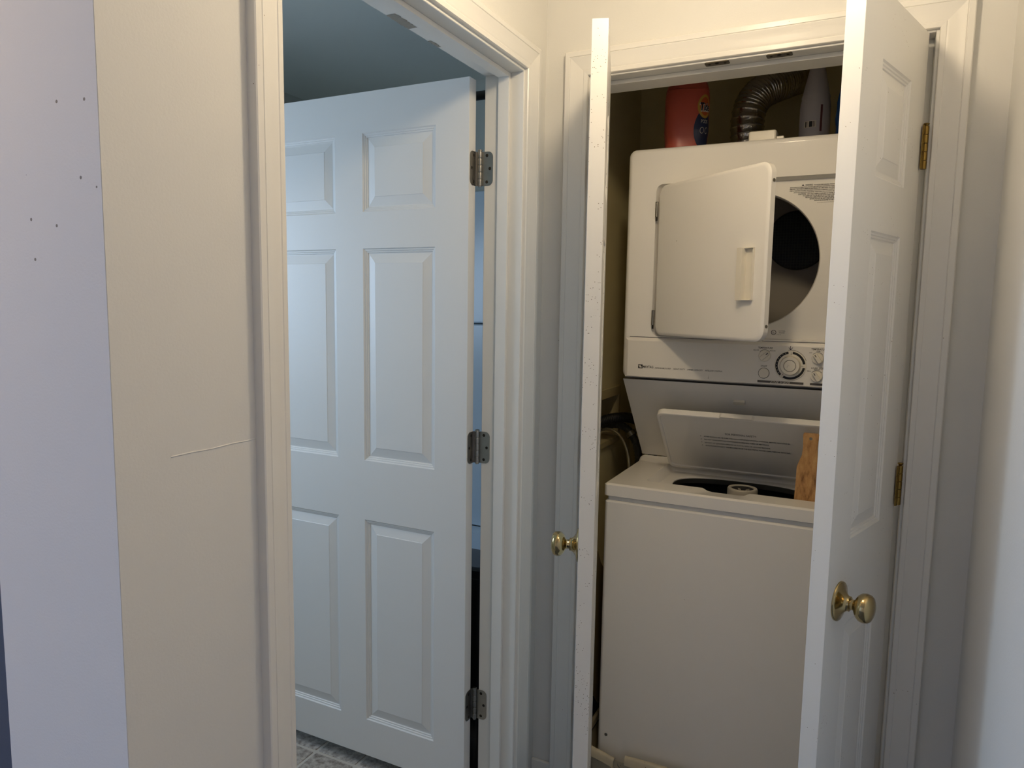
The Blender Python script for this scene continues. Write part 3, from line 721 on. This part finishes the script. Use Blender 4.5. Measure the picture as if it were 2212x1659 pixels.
def dial(cx, cz, R):
    d_ = obj('timer_dial', MB().lathe([(R,0),(R,0.002),(R*0.97,0.003),(R*0.66,0.003),(R*0.64,0.0045),(R*0.61,0.016),(R*0.585,0.018),(R*0.40,0.018),(R*0.385,0.0165),(R*0.36,0.018),(0.001,0.019)], (cx, CY, cz), (0,-1,0), 48, False, True), 'plastic_cream', co, smooth=True, angle=35)
    for a0, a1 in ((100, 228), (242, 352), (8, 82)):
        ring_mark(cx, cz, R*0.86, R*0.15, CY-0.0034, 'ink', d_, 20, math.radians(a0), math.radians(a1))
    for a in (88, 235, 0):
        ca, sa = math.cos(math.radians(a)), math.sin(math.radians(a))
        obj('pointer', MB().add([(cx+ca*R*0.70-sa*0.0006, CY-0.0036, cz+sa*R*0.70+ca*0.0006), (cx+ca*R*0.70+sa*0.0006, CY-0.0036, cz+sa*R*0.70-ca*0.0006), (cx+ca*R*0.93, CY-0.0036, cz+sa*R*0.93)], [(0,1,2)]), 'ink_grey', d_)
    for k in range(9):
        a = math.radians(112+k*13)
        ring_mark(cx+math.cos(a)*R*0.86, cz+math.sin(a)*R*0.86, 0.0011, 0.0005, CY-0.0037, 'print_white', d_, 6)
    ring_mark(cx, cz, R*0.37, 0.0010, CY-0.0186, 'ink_soft', d_)
    ring_mark(cx, cz, R*1.03, 0.0009, CY-0.0004, 'ink_grey', co, 24, math.radians(20), math.radians(100))
    mb = MB(); 
    mb.add([(cx-0.006, CY-0.0195, cz+0.0005), (cx-0.001, CY-0.0195, cz+0.0009), (cx-0.001, CY-0.0195, cz+0.0002)], [(0,1,2)])
    mb.add([(cx-0.006, CY-0.0195, cz+0.0005), (cx-0.0068, CY-0.0195, cz-0.004), (cx-0.0060, CY-0.0195, cz-0.004)], [(0,1,2)])
    mb.add([(cx-0.006, CY-0.0195, cz+0.0005), (cx-0.0040, CY-0.0195, cz+0.0035), (cx-0.0046, CY-0.0195, cz+0.0035)], [(0,1,2)])
    obj('ink_mark', mb, 'ink', d_)
    return d_
dial(0.6400, 1.2805, 0.0415)
# hand drawn arrow
mb = MB()
def stroke(p, q, wd):
    p, q = Vector((p[0], 0, p[1])), Vector((q[0], 0, q[1])); d_ = (q-p).normalized(); n_ = Vector((-d_.z, 0, d_.x))*wd/2
    mb.add([(v.x, CY-0.0005, v.z) for v in (p-n_, q-n_, q+n_, p+n_)], [(0,1,2,3)])
stroke((0.6378, 1.3340), (0.6386, 1.3235), 0.0014); stroke((0.6335, 1.3300), (0.6386, 1.3232), 0.0013); stroke((0.6440, 1.3305), (0.6386, 1.3232), 0.0013)
obj('ink_mark', mb, 'marker_purple', co)
plate('band', 0.5555, 0.6765, 1.2290, 1.2352, 'band_grey', co); 
lettering('lettering', 'DRYER', (0.5890, CY-0.0006, 1.2298), (1,0,0), (0,0,1), 0.053, 'print_white', co, height=0.0046, shear=0.4)
plate('band', 0.6930, 0.8250, 1.2290, 1.2352, 'band_grey', co)
lettering('lettering', 'WASHER', (0.7300, CY-0.0006, 1.2298), (1,0,0), (0,0,1), 0.058, 'print_white', co, height=0.0046, shear=0.4)
ctext('TEMPERATURE', 0.6915, 1.3255, 0.0390, 0.0052); ctext('WARM', 0.7040, 1.3210, 0.0100, 0.0030); ctext('HOT', 0.6870, 1.3165, 0.0070, 0.0030)
ctext('LOAD SIZE', 0.6940, 1.2742, 0.0310, 0.0048); ctext('MEDIUM', 0.7010, 1.2708, 0.0140, 0.0028); ctext('SMALL', 0.6835, 1.2665, 0.0105, 0.0028)
cknob('temperature_knob', 0.7085, 1.3030, 0.0150, math.radians(125)); cknob('load_knob', 0.7085, 1.2535, 0.0150, math.radians(125))
dial(0.7800, 1.2805, 0.0415)
# dryer door, open 38.5 degrees
PH = math.radians(38.5)
dd = bpy.data.objects.new('dryer_door', bpy.data.meshes.new('dryer_door'))
bpy.data.objects.remove(dd)
HP = Vector((0.250, 0.266, 0)); DX = Vector((math.cos(PH), -math.sin(PH), 0)); DN = Vector((-math.sin(PH), -math.cos(PH), 0))
def dp(s, z, n): return HP+DX*s+DN*n+Vector((0, 0, z))
ro = rrect(0.002, 0.440, 1.353, 1.788, 0.030, K, 3); ri = rrect(0.006, 0.436, 1.357, 1.784, 0.027, K, 3); rk = rrect(0.012, 0.430, 1.363, 1.778, 0.024, K, 3)
mb = MB()
mb.loft([[dp(s, z, -0.020) for s, z in rk], [dp(s, z, -0.0205) for s, z in ri], [dp(s, z, -0.018) for s, z in ro], [dp(s, z, -0.004) for s, z in ro], [dp(s, z, -0.001) for s, z in ri], [dp(s, z, 0.0) for s, z in rk]], True, True, True)
dd = obj('dryer_door', mb, 'enamel', sw, smooth=True, angle=50)
for z in (1.742, 1.392):
    p = dp(0.4405, z, -0.011)
    obj('screw', MB().lathe([(0.0042,0),(0.004,0.001),(0.002,0.0015)], p, DX, 12), 'steel', dd)
for z in (1.722, 1.404):
    p = dp(-0.003, 0, 0.001); hg = MB().lathe([(0.0045,z-0.022),(0.0045,z+0.022)], (p.x, p.y, 0), (0,0,1), 12)
    h_ = obj('hinge', hg, 'steel', dd, smooth=True)
    obj('pin', MB().lathe([(0.003,z-0.033),(0.003,z-0.022)], (p.x, p.y, 0), (0,0,1), 10), 'screw_dark', h_)
# pull handle: raised cream housing with a deep slot
mb = MB()
hz0, hz1 = 1.455, 1.586
def hb(s0, s1, z0, z1, n0, n1):
    mb.add([dp(s, z, n) for n in (n0, n1) for s, z in ((s0, z0), (s1, z0), (s1, z1), (s0, z1))], [(0,3,2,1),(4,5,6,7),(0,1,5,4),(1,2,6,5),(2,3,7,6),(3,0,4,7)])
hb(0.356, 0.374, hz0, hz1, -0.001, 0.0165); hb(0.374, 0.402, hz0, hz0+0.003, -0.001, 0.010); hb(0.374, 0.402, hz1-0.003, hz1, -0.001, 0.010); hb(0.3985, 0.402, hz0+0.003, hz1-0.003, -0.001, 0.006)
hd = obj('handle', mb, 'plastic_cream', dd, bevel=0.001)
mb = MB(); hb(0.374, 0.3985, hz0+0.003, hz1-0.003, -0.001, 0.0008)
obj('slot', mb, 'plastic_cream', hd)

# ------------------------------------------------------------------ wooden board propping the lid
bx = 0.704; B0 = Vector((0, 0.236, 0.9085)); B1 = Vector((0, 0.268, 1.096)); BV = (B1-B0).normalized(); BNn = Vector((0, -BV.z, BV.y)); BL = (B1-B0).length
half = [(0.0325, 0.0), (0.0315, 0.03), (0.0312, 0.095), (0.0308, 0.112), (0.0295, 0.1145), (0.0215, 0.1235), (0.0200, 0.1280), (0.0185, 0.150), (0.0195, 0.170), (0.0205, BL-0.010), (0.0200, BL-0.004), (0.0175, BL)]
out = [(-a, v) for a, v in half]+[(a, v) for a, v in reversed(half)]
hc, hr = BL-0.016, 0.0042
# ring with a hole: outline ring matched to a circle ring
n = 48
def outline_pt(ang):
    dx, dv = math.cos(ang), math.sin(ang); best = None
    for i in range(len(out)):
        (x1, y1), (x2, y2) = out[i], out[(i+1) % len(out)]
        y1 -= hc; y2 -= hc
        den = dx*(y2-y1)-dv*(x2-x1)
        if abs(den) < 1e-12: continue
        t = (x1*(y2-y1)-y1*(x2-x1))/den; s_ = (x1*dv-y1*dx)/den
        if t > 0 and -1e-9 <= s_ <= 1+1e-9 and (best is None or t < best): best = t
    return (dx*best, dv*best)
angs = sorted([math.atan2(v-hc, x) for x, v in out]+[2*PI*k/24-PI+0.013 for k in range(24)])
oo = [outline_pt(a) for a in angs]; cc = [(hr*math.cos(a), hr*math.sin(a)) for a in angs]
def bp_(p, n_): return Vector((bx+p[0], 0, 0))+B0+BV*(p[1]+hc)+BNn*n_
mb = MB(); mb.loft([[bp_(p, 0) for p in cc], [bp_(p, 0) for p in oo], [bp_(p, -0.008) for p in oo], [bp_(p, -0.008) for p in cc], [bp_(p, 0) for p in cc]], True)
wbd = obj('wooden_paddle', mb, 'worn_wood', loc=(bx, 0.236, 0.9085))
tag(wbd, 'stained wooden paddle with a hole propping up the washer lid', 'paddle')

# ------------------------------------------------------------------ things on top of the dryer
TOP = 1.900
# red detergent tub
t = thing('detergent_container', 'red plastic detergent container with a blue label on the dryer', 'container', (0.288, 0.43, TOP))
def sup(a, hx_, hy_, p): 
    c, s = math.cos(a), math.sin(a)
    return math.copysign(abs(c)**(2/p), c)*hx_, math.copysign(abs(s)**(2/p), s)*hy_
RZ = math.radians(18)
def cont_pt(a, z, k=1.0, off=0.0):
    hx_, hy_ = 0.066*k+off, 0.052*k+off
    x, y = sup(a, hx_, hy_, 3.2)
    return Vector((0.286+x*math.cos(RZ)-y*math.sin(RZ), 0.43+x*math.sin(RZ)+y*math.cos(RZ), z))
def kf(z):
    h = z-TOP
    if h < 0.006: return 0.94+0.06*h/0.006
    if h < 0.07: return 1.0-0.045*math.sin(PI*(h/0.07))
    if h < 0.165: return 1.0
    return max(0.0, 1.0-((h-0.165)/0.095)**2*0.55)
zz = [TOP+h for h in (0, 0.003, 0.006, 0.02, 0.035, 0.05, 0.07, 0.1, 0.14, 0.165, 0.178, 0.188, 0.190)]
mb = MB(); mb.loft([[cont_pt(2*PI*k/56, z, kf(z)) for k in range(56)] for z in zz], True, True, True)
body = obj('body', mb, 'red_plastic', t, smooth=True, angle=60)
zz = [TOP+h for h in (0.1915, 0.194, 0.210, 0.228, 0.244, 0.252)]
mb = MB(); mb.loft([[cont_pt(2*PI*k/56, z, kf(z)*(1.012 if z < TOP+0.25 else 0.97)) for k in range(56)] for z in zz], True, True, True)
obj('lid', mb, 'red_plastic', t, smooth=True, angle=60)
LC = math.radians(-52)      # label centre angle
def lab(a, b, off=0.0006):      # a: arc position in metres from label centre, b: height
    ang = LC+a/0.062; z = TOP+b
    return cont_pt(ang, z, kf(z), off)
def lab_patch(name, fn, m, off, parent, n=24):
    ring = fn; c = [sum(p[0] for p in ring)/len(ring), sum(p[1] for p in ring)/len(ring)]
    mb = MB(); rings = [[lab(c[0]+(p[0]-c[0])*s, c[1]+(p[1]-c[1])*s, off) for p in ring] for s in (1.0, 0.75, 0.5, 0.25, 0.02)]
    mb.loft(rings, True, False, True); return obj(name, mb, m, parent)
lb = lab_patch('label', [(0.034*math.cos(a), 0.070+0.062*math.sin(a)) for a in [2*PI*k/36 for k in range(36)]], 'label_blue', 0.0005, body)
lab_patch('emblem', [(0.027*math.cos(a), 0.138+0.035*math.sin(a)) for a in [2*PI*k/32 for k in range(32)]], 'label_yellow', 0.0010, lb)
lab_patch('emblem', [(0.020*math.cos(a), 0.138+0.027*math.sin(a)) for a in [2*PI*k/32 for k in range(32)]], 'label_orange', 0.0014, lb)
lettering('lettering', 'Tide', (0,0,0), (1,0,0), (0,0,1), 0.044, 'print_white', lb, height=0.027, shear=0.12, bold=0.09, warp=lambda a, b: lab(a-0.022, b+0.1245, 0.0017))
lettering('lettering', 'Tide', (0,0,0), (1,0,0), (0,0,1), 0.040, 'label_navy', lb, height=0.024, shear=0.12, bold=0.03, warp=lambda a, b: lab(a-0.020, b+0.126, 0.0021))
lettering('lettering', 'PODS', (0,0,0), (1,0,0), (0,0,1), 0.030, 'print_white', lb, height=0.0105, warp=lambda a, b: lab(a-0.015, b+0.089, 0.0012))
for ca_, s in ((-0.010, '1'), (0.010, '9')):
    mb = MB(); v = []; f = []
    for k in range(21):
        a = 2*PI*k/20
        v.append(lab(ca_+0.0065*math.cos(a), 0.068+0.008*math.sin(a), 0.0012)); v.append(lab(ca_+0.0078*math.cos(a), 0.068+0.0094*math.sin(a), 0.0012))
    f = [(2*k, 2*k+1, 2*k+3, 2*k+2) for k in range(20)]
    obj('lettering', MB().add(v, f), 'print_white', lb)
# white plastic block on the dryer's front edge
t = thing('plastic_block', 'small white plastic block lying on the dryer edge', 'block', (0.53, 0.325, TOP))
r = rrect(0.492, 0.566, 0.298, 0.350, 0.006, 5, 0)
obj('body', MB().loft([ring_xy(r, TOP), ring_xy(r, TOP+0.026), ring_xy(rrect(0.495, 0.563, 0.301, 0.347, 0.005, 5, 0), TOP+0.029)], True, True, True), 'white_plastic', t, smooth=True, angle=50)
obj('tab', MB().box(0.564, 0.585, 0.31, 0.335, TOP, TOP+0.013), 'white_plastic', t, bevel=0.002)
# foil exhaust duct
path = smooth_path([(0.447, 0.60, 1.9015), (0.443, 0.60, 1.97), (0.441, 0.602, 2.03), (0.450, 0.612, 2.082), (0.476, 0.635, 2.122), (0.515, 0.675, 2.150), (0.545, 0.73, 2.175), (0.555, 0.80, 2.20), (0.555, 0.895, 2.225)], 46)
rads = []; L_ = 0
for i, p in enumerate(path):
    if i: L_ += (p-path[i-1]).length
    pitch = 0.023 if L_ < 0.16 else 0.0095
    ph = (L_ % pitch)/pitch
    rads.append(0.0512+0.0020*math.exp(-((ph-0.5)/(0.07 if L_ < 0.16 else 0.15))**2)+0.0005*math.sin(L_*260))
t = thing('exhaust_duct', 'silver foil flexible exhaust duct bending behind the dryer items', 'duct', (0.447, 0.60, TOP))
path = [p+Vector((0,0,0.004)) for p in path]
obj('hose', MB().tube(path, rads, 28), 'foil', t, smooth=True, angle=70)
obj('collar', MB().lathe([(0.0525,0.0005),(0.0545,0.002),(0.0545,0.014),(0.0525,0.016)], (0.447, 0.60, TOP), (0,0,1), 36), 'steel', t, smooth=True)
# tall bottle with conical cap
t = thing('tapered_bottle', 'tall greyish bottle with conical top and barcode beside foil duct', 'bottle', (0.648, 0.50, TOP))
bd = obj('body', MB().lathe([(0.036,0.0),(0.0415,0.004),(0.0425,0.02),(0.0425,0.125),(0.0405,0.140),(0.0385,0.150),(0.0395,0.154),(0.0385,0.160)], (0.648, 0.50, TOP), (0,0,1), 40), 'bottle_clear', t, smooth=True, angle=50)
obj('cap', MB().lathe([(0.037,0.1605),(0.036,0.168),(0.0195,0.245),(0.0165,0.262),(0.0155,0.268)], (0.648, 0.50, TOP), (0,0,1), 36), 'bottle_clear', t, smooth=True, angle=50)
def bot(a, b, off): 
    an = -PI/2-0.30+a/0.0425
    return Vector((0.648+(0.0425+off)*math.cos(an), 0.50+(0.0425+off)*math.sin(an), TOP+b))
def bot_patch(name, a0, a1, b0, b1, m, off, parent, n=8):
    v = [bot(a0+(a1-a0)*k/n, b, off) for b in (b0, b1) for k in range(n+1)]
    return obj(name, MB().add(v, [(k, k+1, n+2+k, n+1+k) for k in range(n)]), m, parent)
bl_ = bot_patch('label', -0.022, 0.026, 0.060, 0.086, 'bottle_clear', 0.0004, bd)
bot_patch('barcode_patch', -0.014, 0.020, 0.062, 0.081, 'print_white', 0.0008, bl_)
for a0, wd in ((-0.010, 0.003), (-0.005, 0.001), (0.001, 0.009), (0.012, 0.0015), (0.0155, 0.001)):
    bot_patch('bar', a0, a0+wd, 0.0635, 0.0795, 'ink', 0.0012, bl_, 3)
bot_patch('stripe', 0.030, 0.036, 0.050, 0.125, 'bottle_red', 0.0006, bd, 3)
# blue bag at the right
mb = MB(); rng = random.Random(3); rings = []
for i in range(12):
    h = i/11; z = TOP+0.26*h
    ww = 0.06*(1-0.25*h*h); th = 0.035*(1-0.8*h)
    rings.append([(0.782+math.cos(2*PI*k/24)*ww*1.15+rng.uniform(-0.003, 0.003)-0.006*math.sin(h*5), 0.43+math.sin(2*PI*k/24)*th+rng.uniform(-0.002, 0.002), z) for k in range(24)])
mb.loft(rings, True, True, True)
bag = obj('plastic_bag', mb, 'blue_film', loc=(0.782, 0.43, TOP), smooth=True, angle=60); tag(bag, 'blue plastic bag standing at the edge of the dryer top', 'bag')

# ------------------------------------------------------------------ washer outlet box and hoses
t = thing('washer_outlet_box', 'beige washer outlet box set into the closet wall', 'outlet box', (0.0, 0.612, 0.935))
fr = MB()
o_ = rrect(0.490, 0.735, 0.930, 1.142, 0.004, 3, 0); i_ = rrect(0.512, 0.713, 0.952, 1.110, 0.002, 3, 0)
fr.loft([[(0.0, y, z) for y, z in o_], [(0.007, y, z) for y, z in o_], [(0.009, y, z) for y, z in rrect(0.493, 0.732, 0.933, 1.139, 0.004, 3, 0)], [(0.009, y, z) for y, z in i_], [(-0.085, y, z) for y, z in i_]], True, False, True)
fo = obj('frame', fr, 'box_plastic', t, smooth=True, angle=30)
obj('valve', MB().tube([(-0.06, 0.66, 1.115), (-0.06, 0.66, 1.03)], 0.011, 12), 'old_brass', t, smooth=True)
obj('valve', MB().tube([(-0.06, 0.56, 1.115), (-0.06, 0.56, 1.03)], 0.011, 12), 'old_brass', t, smooth=True)
def hose(name, pts, r, m, label, rib=0.0, pitch=0.008):
    P = smooth_path(pts, 30); rr_ = []; L_ = 0
    for i, p in enumerate(P):
        if i: L_ += (p-P[i-1]).length
        rr_.append(r+rib*(0.5+0.5*math.sin(2*PI*L_/pitch)))
    o = obj(name, MB().tube(P, rr_, 18), m, loc=pts[0], smooth=True, angle=60)
    return tag(o, label, 'hose')
hose('drain_hose', [(-0.045, 0.575, 0.998), (0.0, 0.582, 1.028), (0.045, 0.595, 1.040), (0.085, 0.63, 1.036), (0.118, 0.675, 1.012), (0.130, 0.73, 0.965), (0.125, 0.79, 0.86), (0.115, 0.84, 0.5)], 0.0175, 'black_rubber', 'thick black drain hose arching out of the outlet box', 0.0012, 0.006)
hose('water_hose', [(-0.03, 0.60, 0.985), (0.01, 0.585, 0.996), (0.045, 0.575, 0.990), (0.075, 0.57, 0.962), (0.096, 0.565, 0.91), (0.105, 0.56, 0.82), (0.10, 0.60, 0.55)], 0.0055, 'braid', 'thin braided water hose curving down from the outlet box', 0.0004, 0.004)
hose('water_hose', [(-0.03, 0.66, 0.99), (0.02, 0.65, 1.005), (0.065, 0.64, 0.995), (0.100, 0.63, 0.955), (0.118, 0.62, 0.90), (0.120, 0.62, 0.80), (0.11, 0.66, 0.5)], 0.013, 'grey_hose', 'dark grey ribbed water hose curving down beside the washer', 0.001, 0.012)
cl = obj('hose_clamp', MB().lathe([(0.0195,-0.008),(0.0195,0.008),(0.017,0.008),(0.017,-0.008)], (0.083, 0.635, 0.978), (0.6,-0.1,-0.7), 18, False, False), 'steel', loc=(0.083, 0.635, 0.978)); tag(cl, 'metal clamp around the dark grey water hose', 'clamp')

# ------------------------------------------------------------------ drain pan under the washer, front rim broken
t = thing('drain_pan', 'yellowed plastic drain pan with a broken rim under the washer', 'drain pan', (0.5, 0.48, 0.0))
pr0 = rrect(0.112, 0.900, 0.104, 0.860, 0.06, 8, 8); pr1 = rrect(0.120, 0.892, 0.112, 0.852, 0.055, 8, 8)
obj('tray', MB().loft([ring_xy(pr0, 0.078), ring_xy(pr1, 0.012), ring_xy(rrect(0.135, 0.877, 0.127, 0.837, 0.05, 8, 8), 0.010)], True, False, True), 'pan_plastic', t, smooth=True, angle=40)
def rim(pts, m='pan_plastic'):
    P = [Vector(p) for p in pts]; rings = []
    pf = [(0.004, -0.004), (0.003, 0.010), (0.0, 0.0125), (-0.006, 0.0125), (-0.012, 0.008), (-0.0145, -0.002), (-0.0165, -0.010), (-0.0150, -0.0105), (-0.0125, -0.003), (-0.0105, 0.0055), (-0.005, 0.0095), (0.0005, 0.0085), (0.0015, -0.004)]
    for i, p in enumerate(P):
        tg = (P[min(i+1, len(P)-1)]-P[max(i-1, 0)]); tg.z = 0; tg.normalize(); nn = Vector((-tg.y, tg.x, 0))
        rings.append([p+nn*a+Vector((0, 0, b)) for a, b in pf])
    return obj('rim', MB().loft(rings, True, True, True), m, t, smooth=True, angle=50)
cor = [(0.112, 0.82, 0.094), (0.112, 0.60, 0.094), (0.112, 0.40, 0.094), (0.112, 0.25, 0.094), (0.112, 0.19, 0.094)]
cor += [(0.172-0.06*math.cos(a), 0.164-0.06*math.sin(a), 0.094-0.008*k/8) for k, a in enumerate([PI/2*k/8 for k in range(9)])]
cor += [(0.190, 0.103, 0.083), (0.210, 0.101, 0.079), (0.226, 0.099, 0.076)]
rim(cor)
rim([(0.258, 0.101, 0.093), (0.30, 0.103, 0.0935), (0.40, 0.104, 0.0935), (0.60, 0.104, 0.0935), (0.80, 0.104, 0.0935), (0.895, 0.104, 0.0935)])
obj('crack', MB().add([(0.232, 0.1028, 0.074), (0.236, 0.1028, 0.066), (0.250, 0.1026, 0.052), (0.246, 0.1026, 0.052), (0.234, 0.1028, 0.063)], [(0,1,2,3,4)]), 'chip', t)
# folded cardboard wedged between closet wall and washer
mb = MB(); P = [(0.205, 0.62), (0.258, 0.66), (0.285, 0.615), (0.40, 0.50), (0.44, 0.12), (0.30, 0.125), (0.262, 0.17), (0.235, 0.21), (0.21, 0.30)]
mb.loft([[(0.094+0.03*(y-0.2), y, z) for y, z in P], [(0.098+0.03*(y-0.2), y, z) for y, z in P]], True, True, True)
cb = obj('cardboard_sheet', mb, 'cardboard', loc=(0.1, 0.36, 0.12)); tag(cb, 'brown cardboard sheet wedged between washer and closet wall', 'cardboard')

# ------------------------------------------------------------------ bathroom seen through the door gap
t = thing('bathtub', 'pale blue bathtub with surround behind the open door', 'bathtub', (-0.9, 0.45, 0.0))
tb0 = rrect(XL+0.002, -0.125, 0.12, 0.90, 0.03, 6, 4); tb1 = rrect(XL+0.09, -0.21, 0.20, 0.82, 0.12, 6, 4)
obj('tub', MB().loft([ring_xy(tb0, 0.0), ring_xy(tb0, 0.44), ring_xy(tb1, 0.44), ring_xy(rrect(XL+0.16, -0.30, 0.27, 0.75, 0.12, 6, 4), 0.10)], True, True, True), 'bathtub', t, smooth=True, angle=40)
obj('surround', MB().box(XL+0.002, -0.125, 0.90, 1.04, 0.44, 1.35), 'bathtub', t, bevel=0.01)
obj('surround', MB().box(XL+0.002, -0.125, 0.94, 1.04, 1.352, 1.93), 'bathtub', t, bevel=0.01)
t = thing('shower_rod', 'dark curtain rod above the bathtub', 'curtain rod', (-0.93, 0.0, 2.02))
obj('rod', MB().tube([(XL+0.001, 0.0, 2.026), (-0.123, 0.0, 2.026)], 0.0125, 16), 'screw_dark', t, smooth=True)
obj('flange', MB().lathe([(0.03,0),(0.028,0.006),(0.014,0.012)], (-0.1215, 0.0, 2.026), (-1,0,0), 24), 'screw_dark', t, smooth=True)
mb = MB()
ba = rrect(-0.43, -0.140, -0.06, 0.10, 0.03, 6, 2); bb_ = rrect(-0.42, -0.15, -0.05, 0.09, 0.028, 6, 2); bc = rrect(-0.405, -0.165, -0.035, 0.075, 0.024, 6, 2)
mb.loft([ring_xy(bc, 0.004), ring_xy(bb_, 0.62), ring_xy(ba, 0.625), ring_xy(ba, 0.65), ring_xy(bb_, 0.658)], True, True, True)
bn = obj('waste_bin', mb, 'bin_black', loc=(-0.285, 0.02, 0.004), smooth=True, angle=40); tag(bn, 'tall black plastic bin behind the open bathroom door', 'bin')

# ------------------------------------------------------------------ ceiling lamp of the hall (above the picture)
LP = Vector((0.52, -0.70, 2.22))
t = thing('ceiling_lamp', 'brass ceiling lamp with a bare warm bulb in the hallway', 'lamp', (LP.x, LP.y, CEIL))
obj('canopy', MB().lathe([(0.065,0),(0.065,-0.01),(0.045,-0.022),(0.018,-0.028),(0.008,-0.03)], (LP.x, LP.y, CEIL), (0,0,1), 28), 'old_brass', t, smooth=True)
obj('stem', MB().lathe([(0.006,-0.028),(0.006,-0.13)], (LP.x, LP.y, CEIL), (0,0,1), 12), 'old_brass', t, smooth=True)
obj('socket', MB().lathe([(0.018,-0.125),(0.020,-0.13),(0.020,-0.175),(0.017,-0.178)], (LP.x, LP.y, CEIL), (0,0,1), 20), 'old_brass', t, smooth=True)
obj('bulb', MB().lathe([(0.014,0.062),(0.018,0.055),(0.034,0.038),(0.045,0.018),(0.048,0.0),(0.044,-0.02),(0.033,-0.036),(0.018,-0.045),(0.002,-0.048)], LP, (0,0,1), 28), 'bulb_glow', t, smooth=True)

# ------------------------------------------------------------------ added living room lamp to warm the wall end, out of view
GP = Vector((-1.30, -1.75, 2.26))
t = thing('ceiling_lamp', 'added globe lamp in the living room to warm the wall end', 'lamp', (GP.x, GP.y, CEIL))
obj('canopy', MB().lathe([(0.07,0),(0.07,-0.02),(0.05,-0.03)], (GP.x, GP.y, CEIL), (0,0,1), 28), 'old_brass', t, smooth=True)
obj('neck', MB().lathe([(0.03,-0.028),(0.03,-0.085)], (GP.x, GP.y, CEIL), (0,0,1), 20), 'old_brass', t, smooth=True)
obj('globe', MB().lathe([(0.1*math.cos(a), 0.1*math.sin(a)) for a in [PI/2*0.97-PI*0.985*k/20 for k in range(21)]], GP, (0,0,1), 32), 'fill_globe_glow', t, smooth=True)
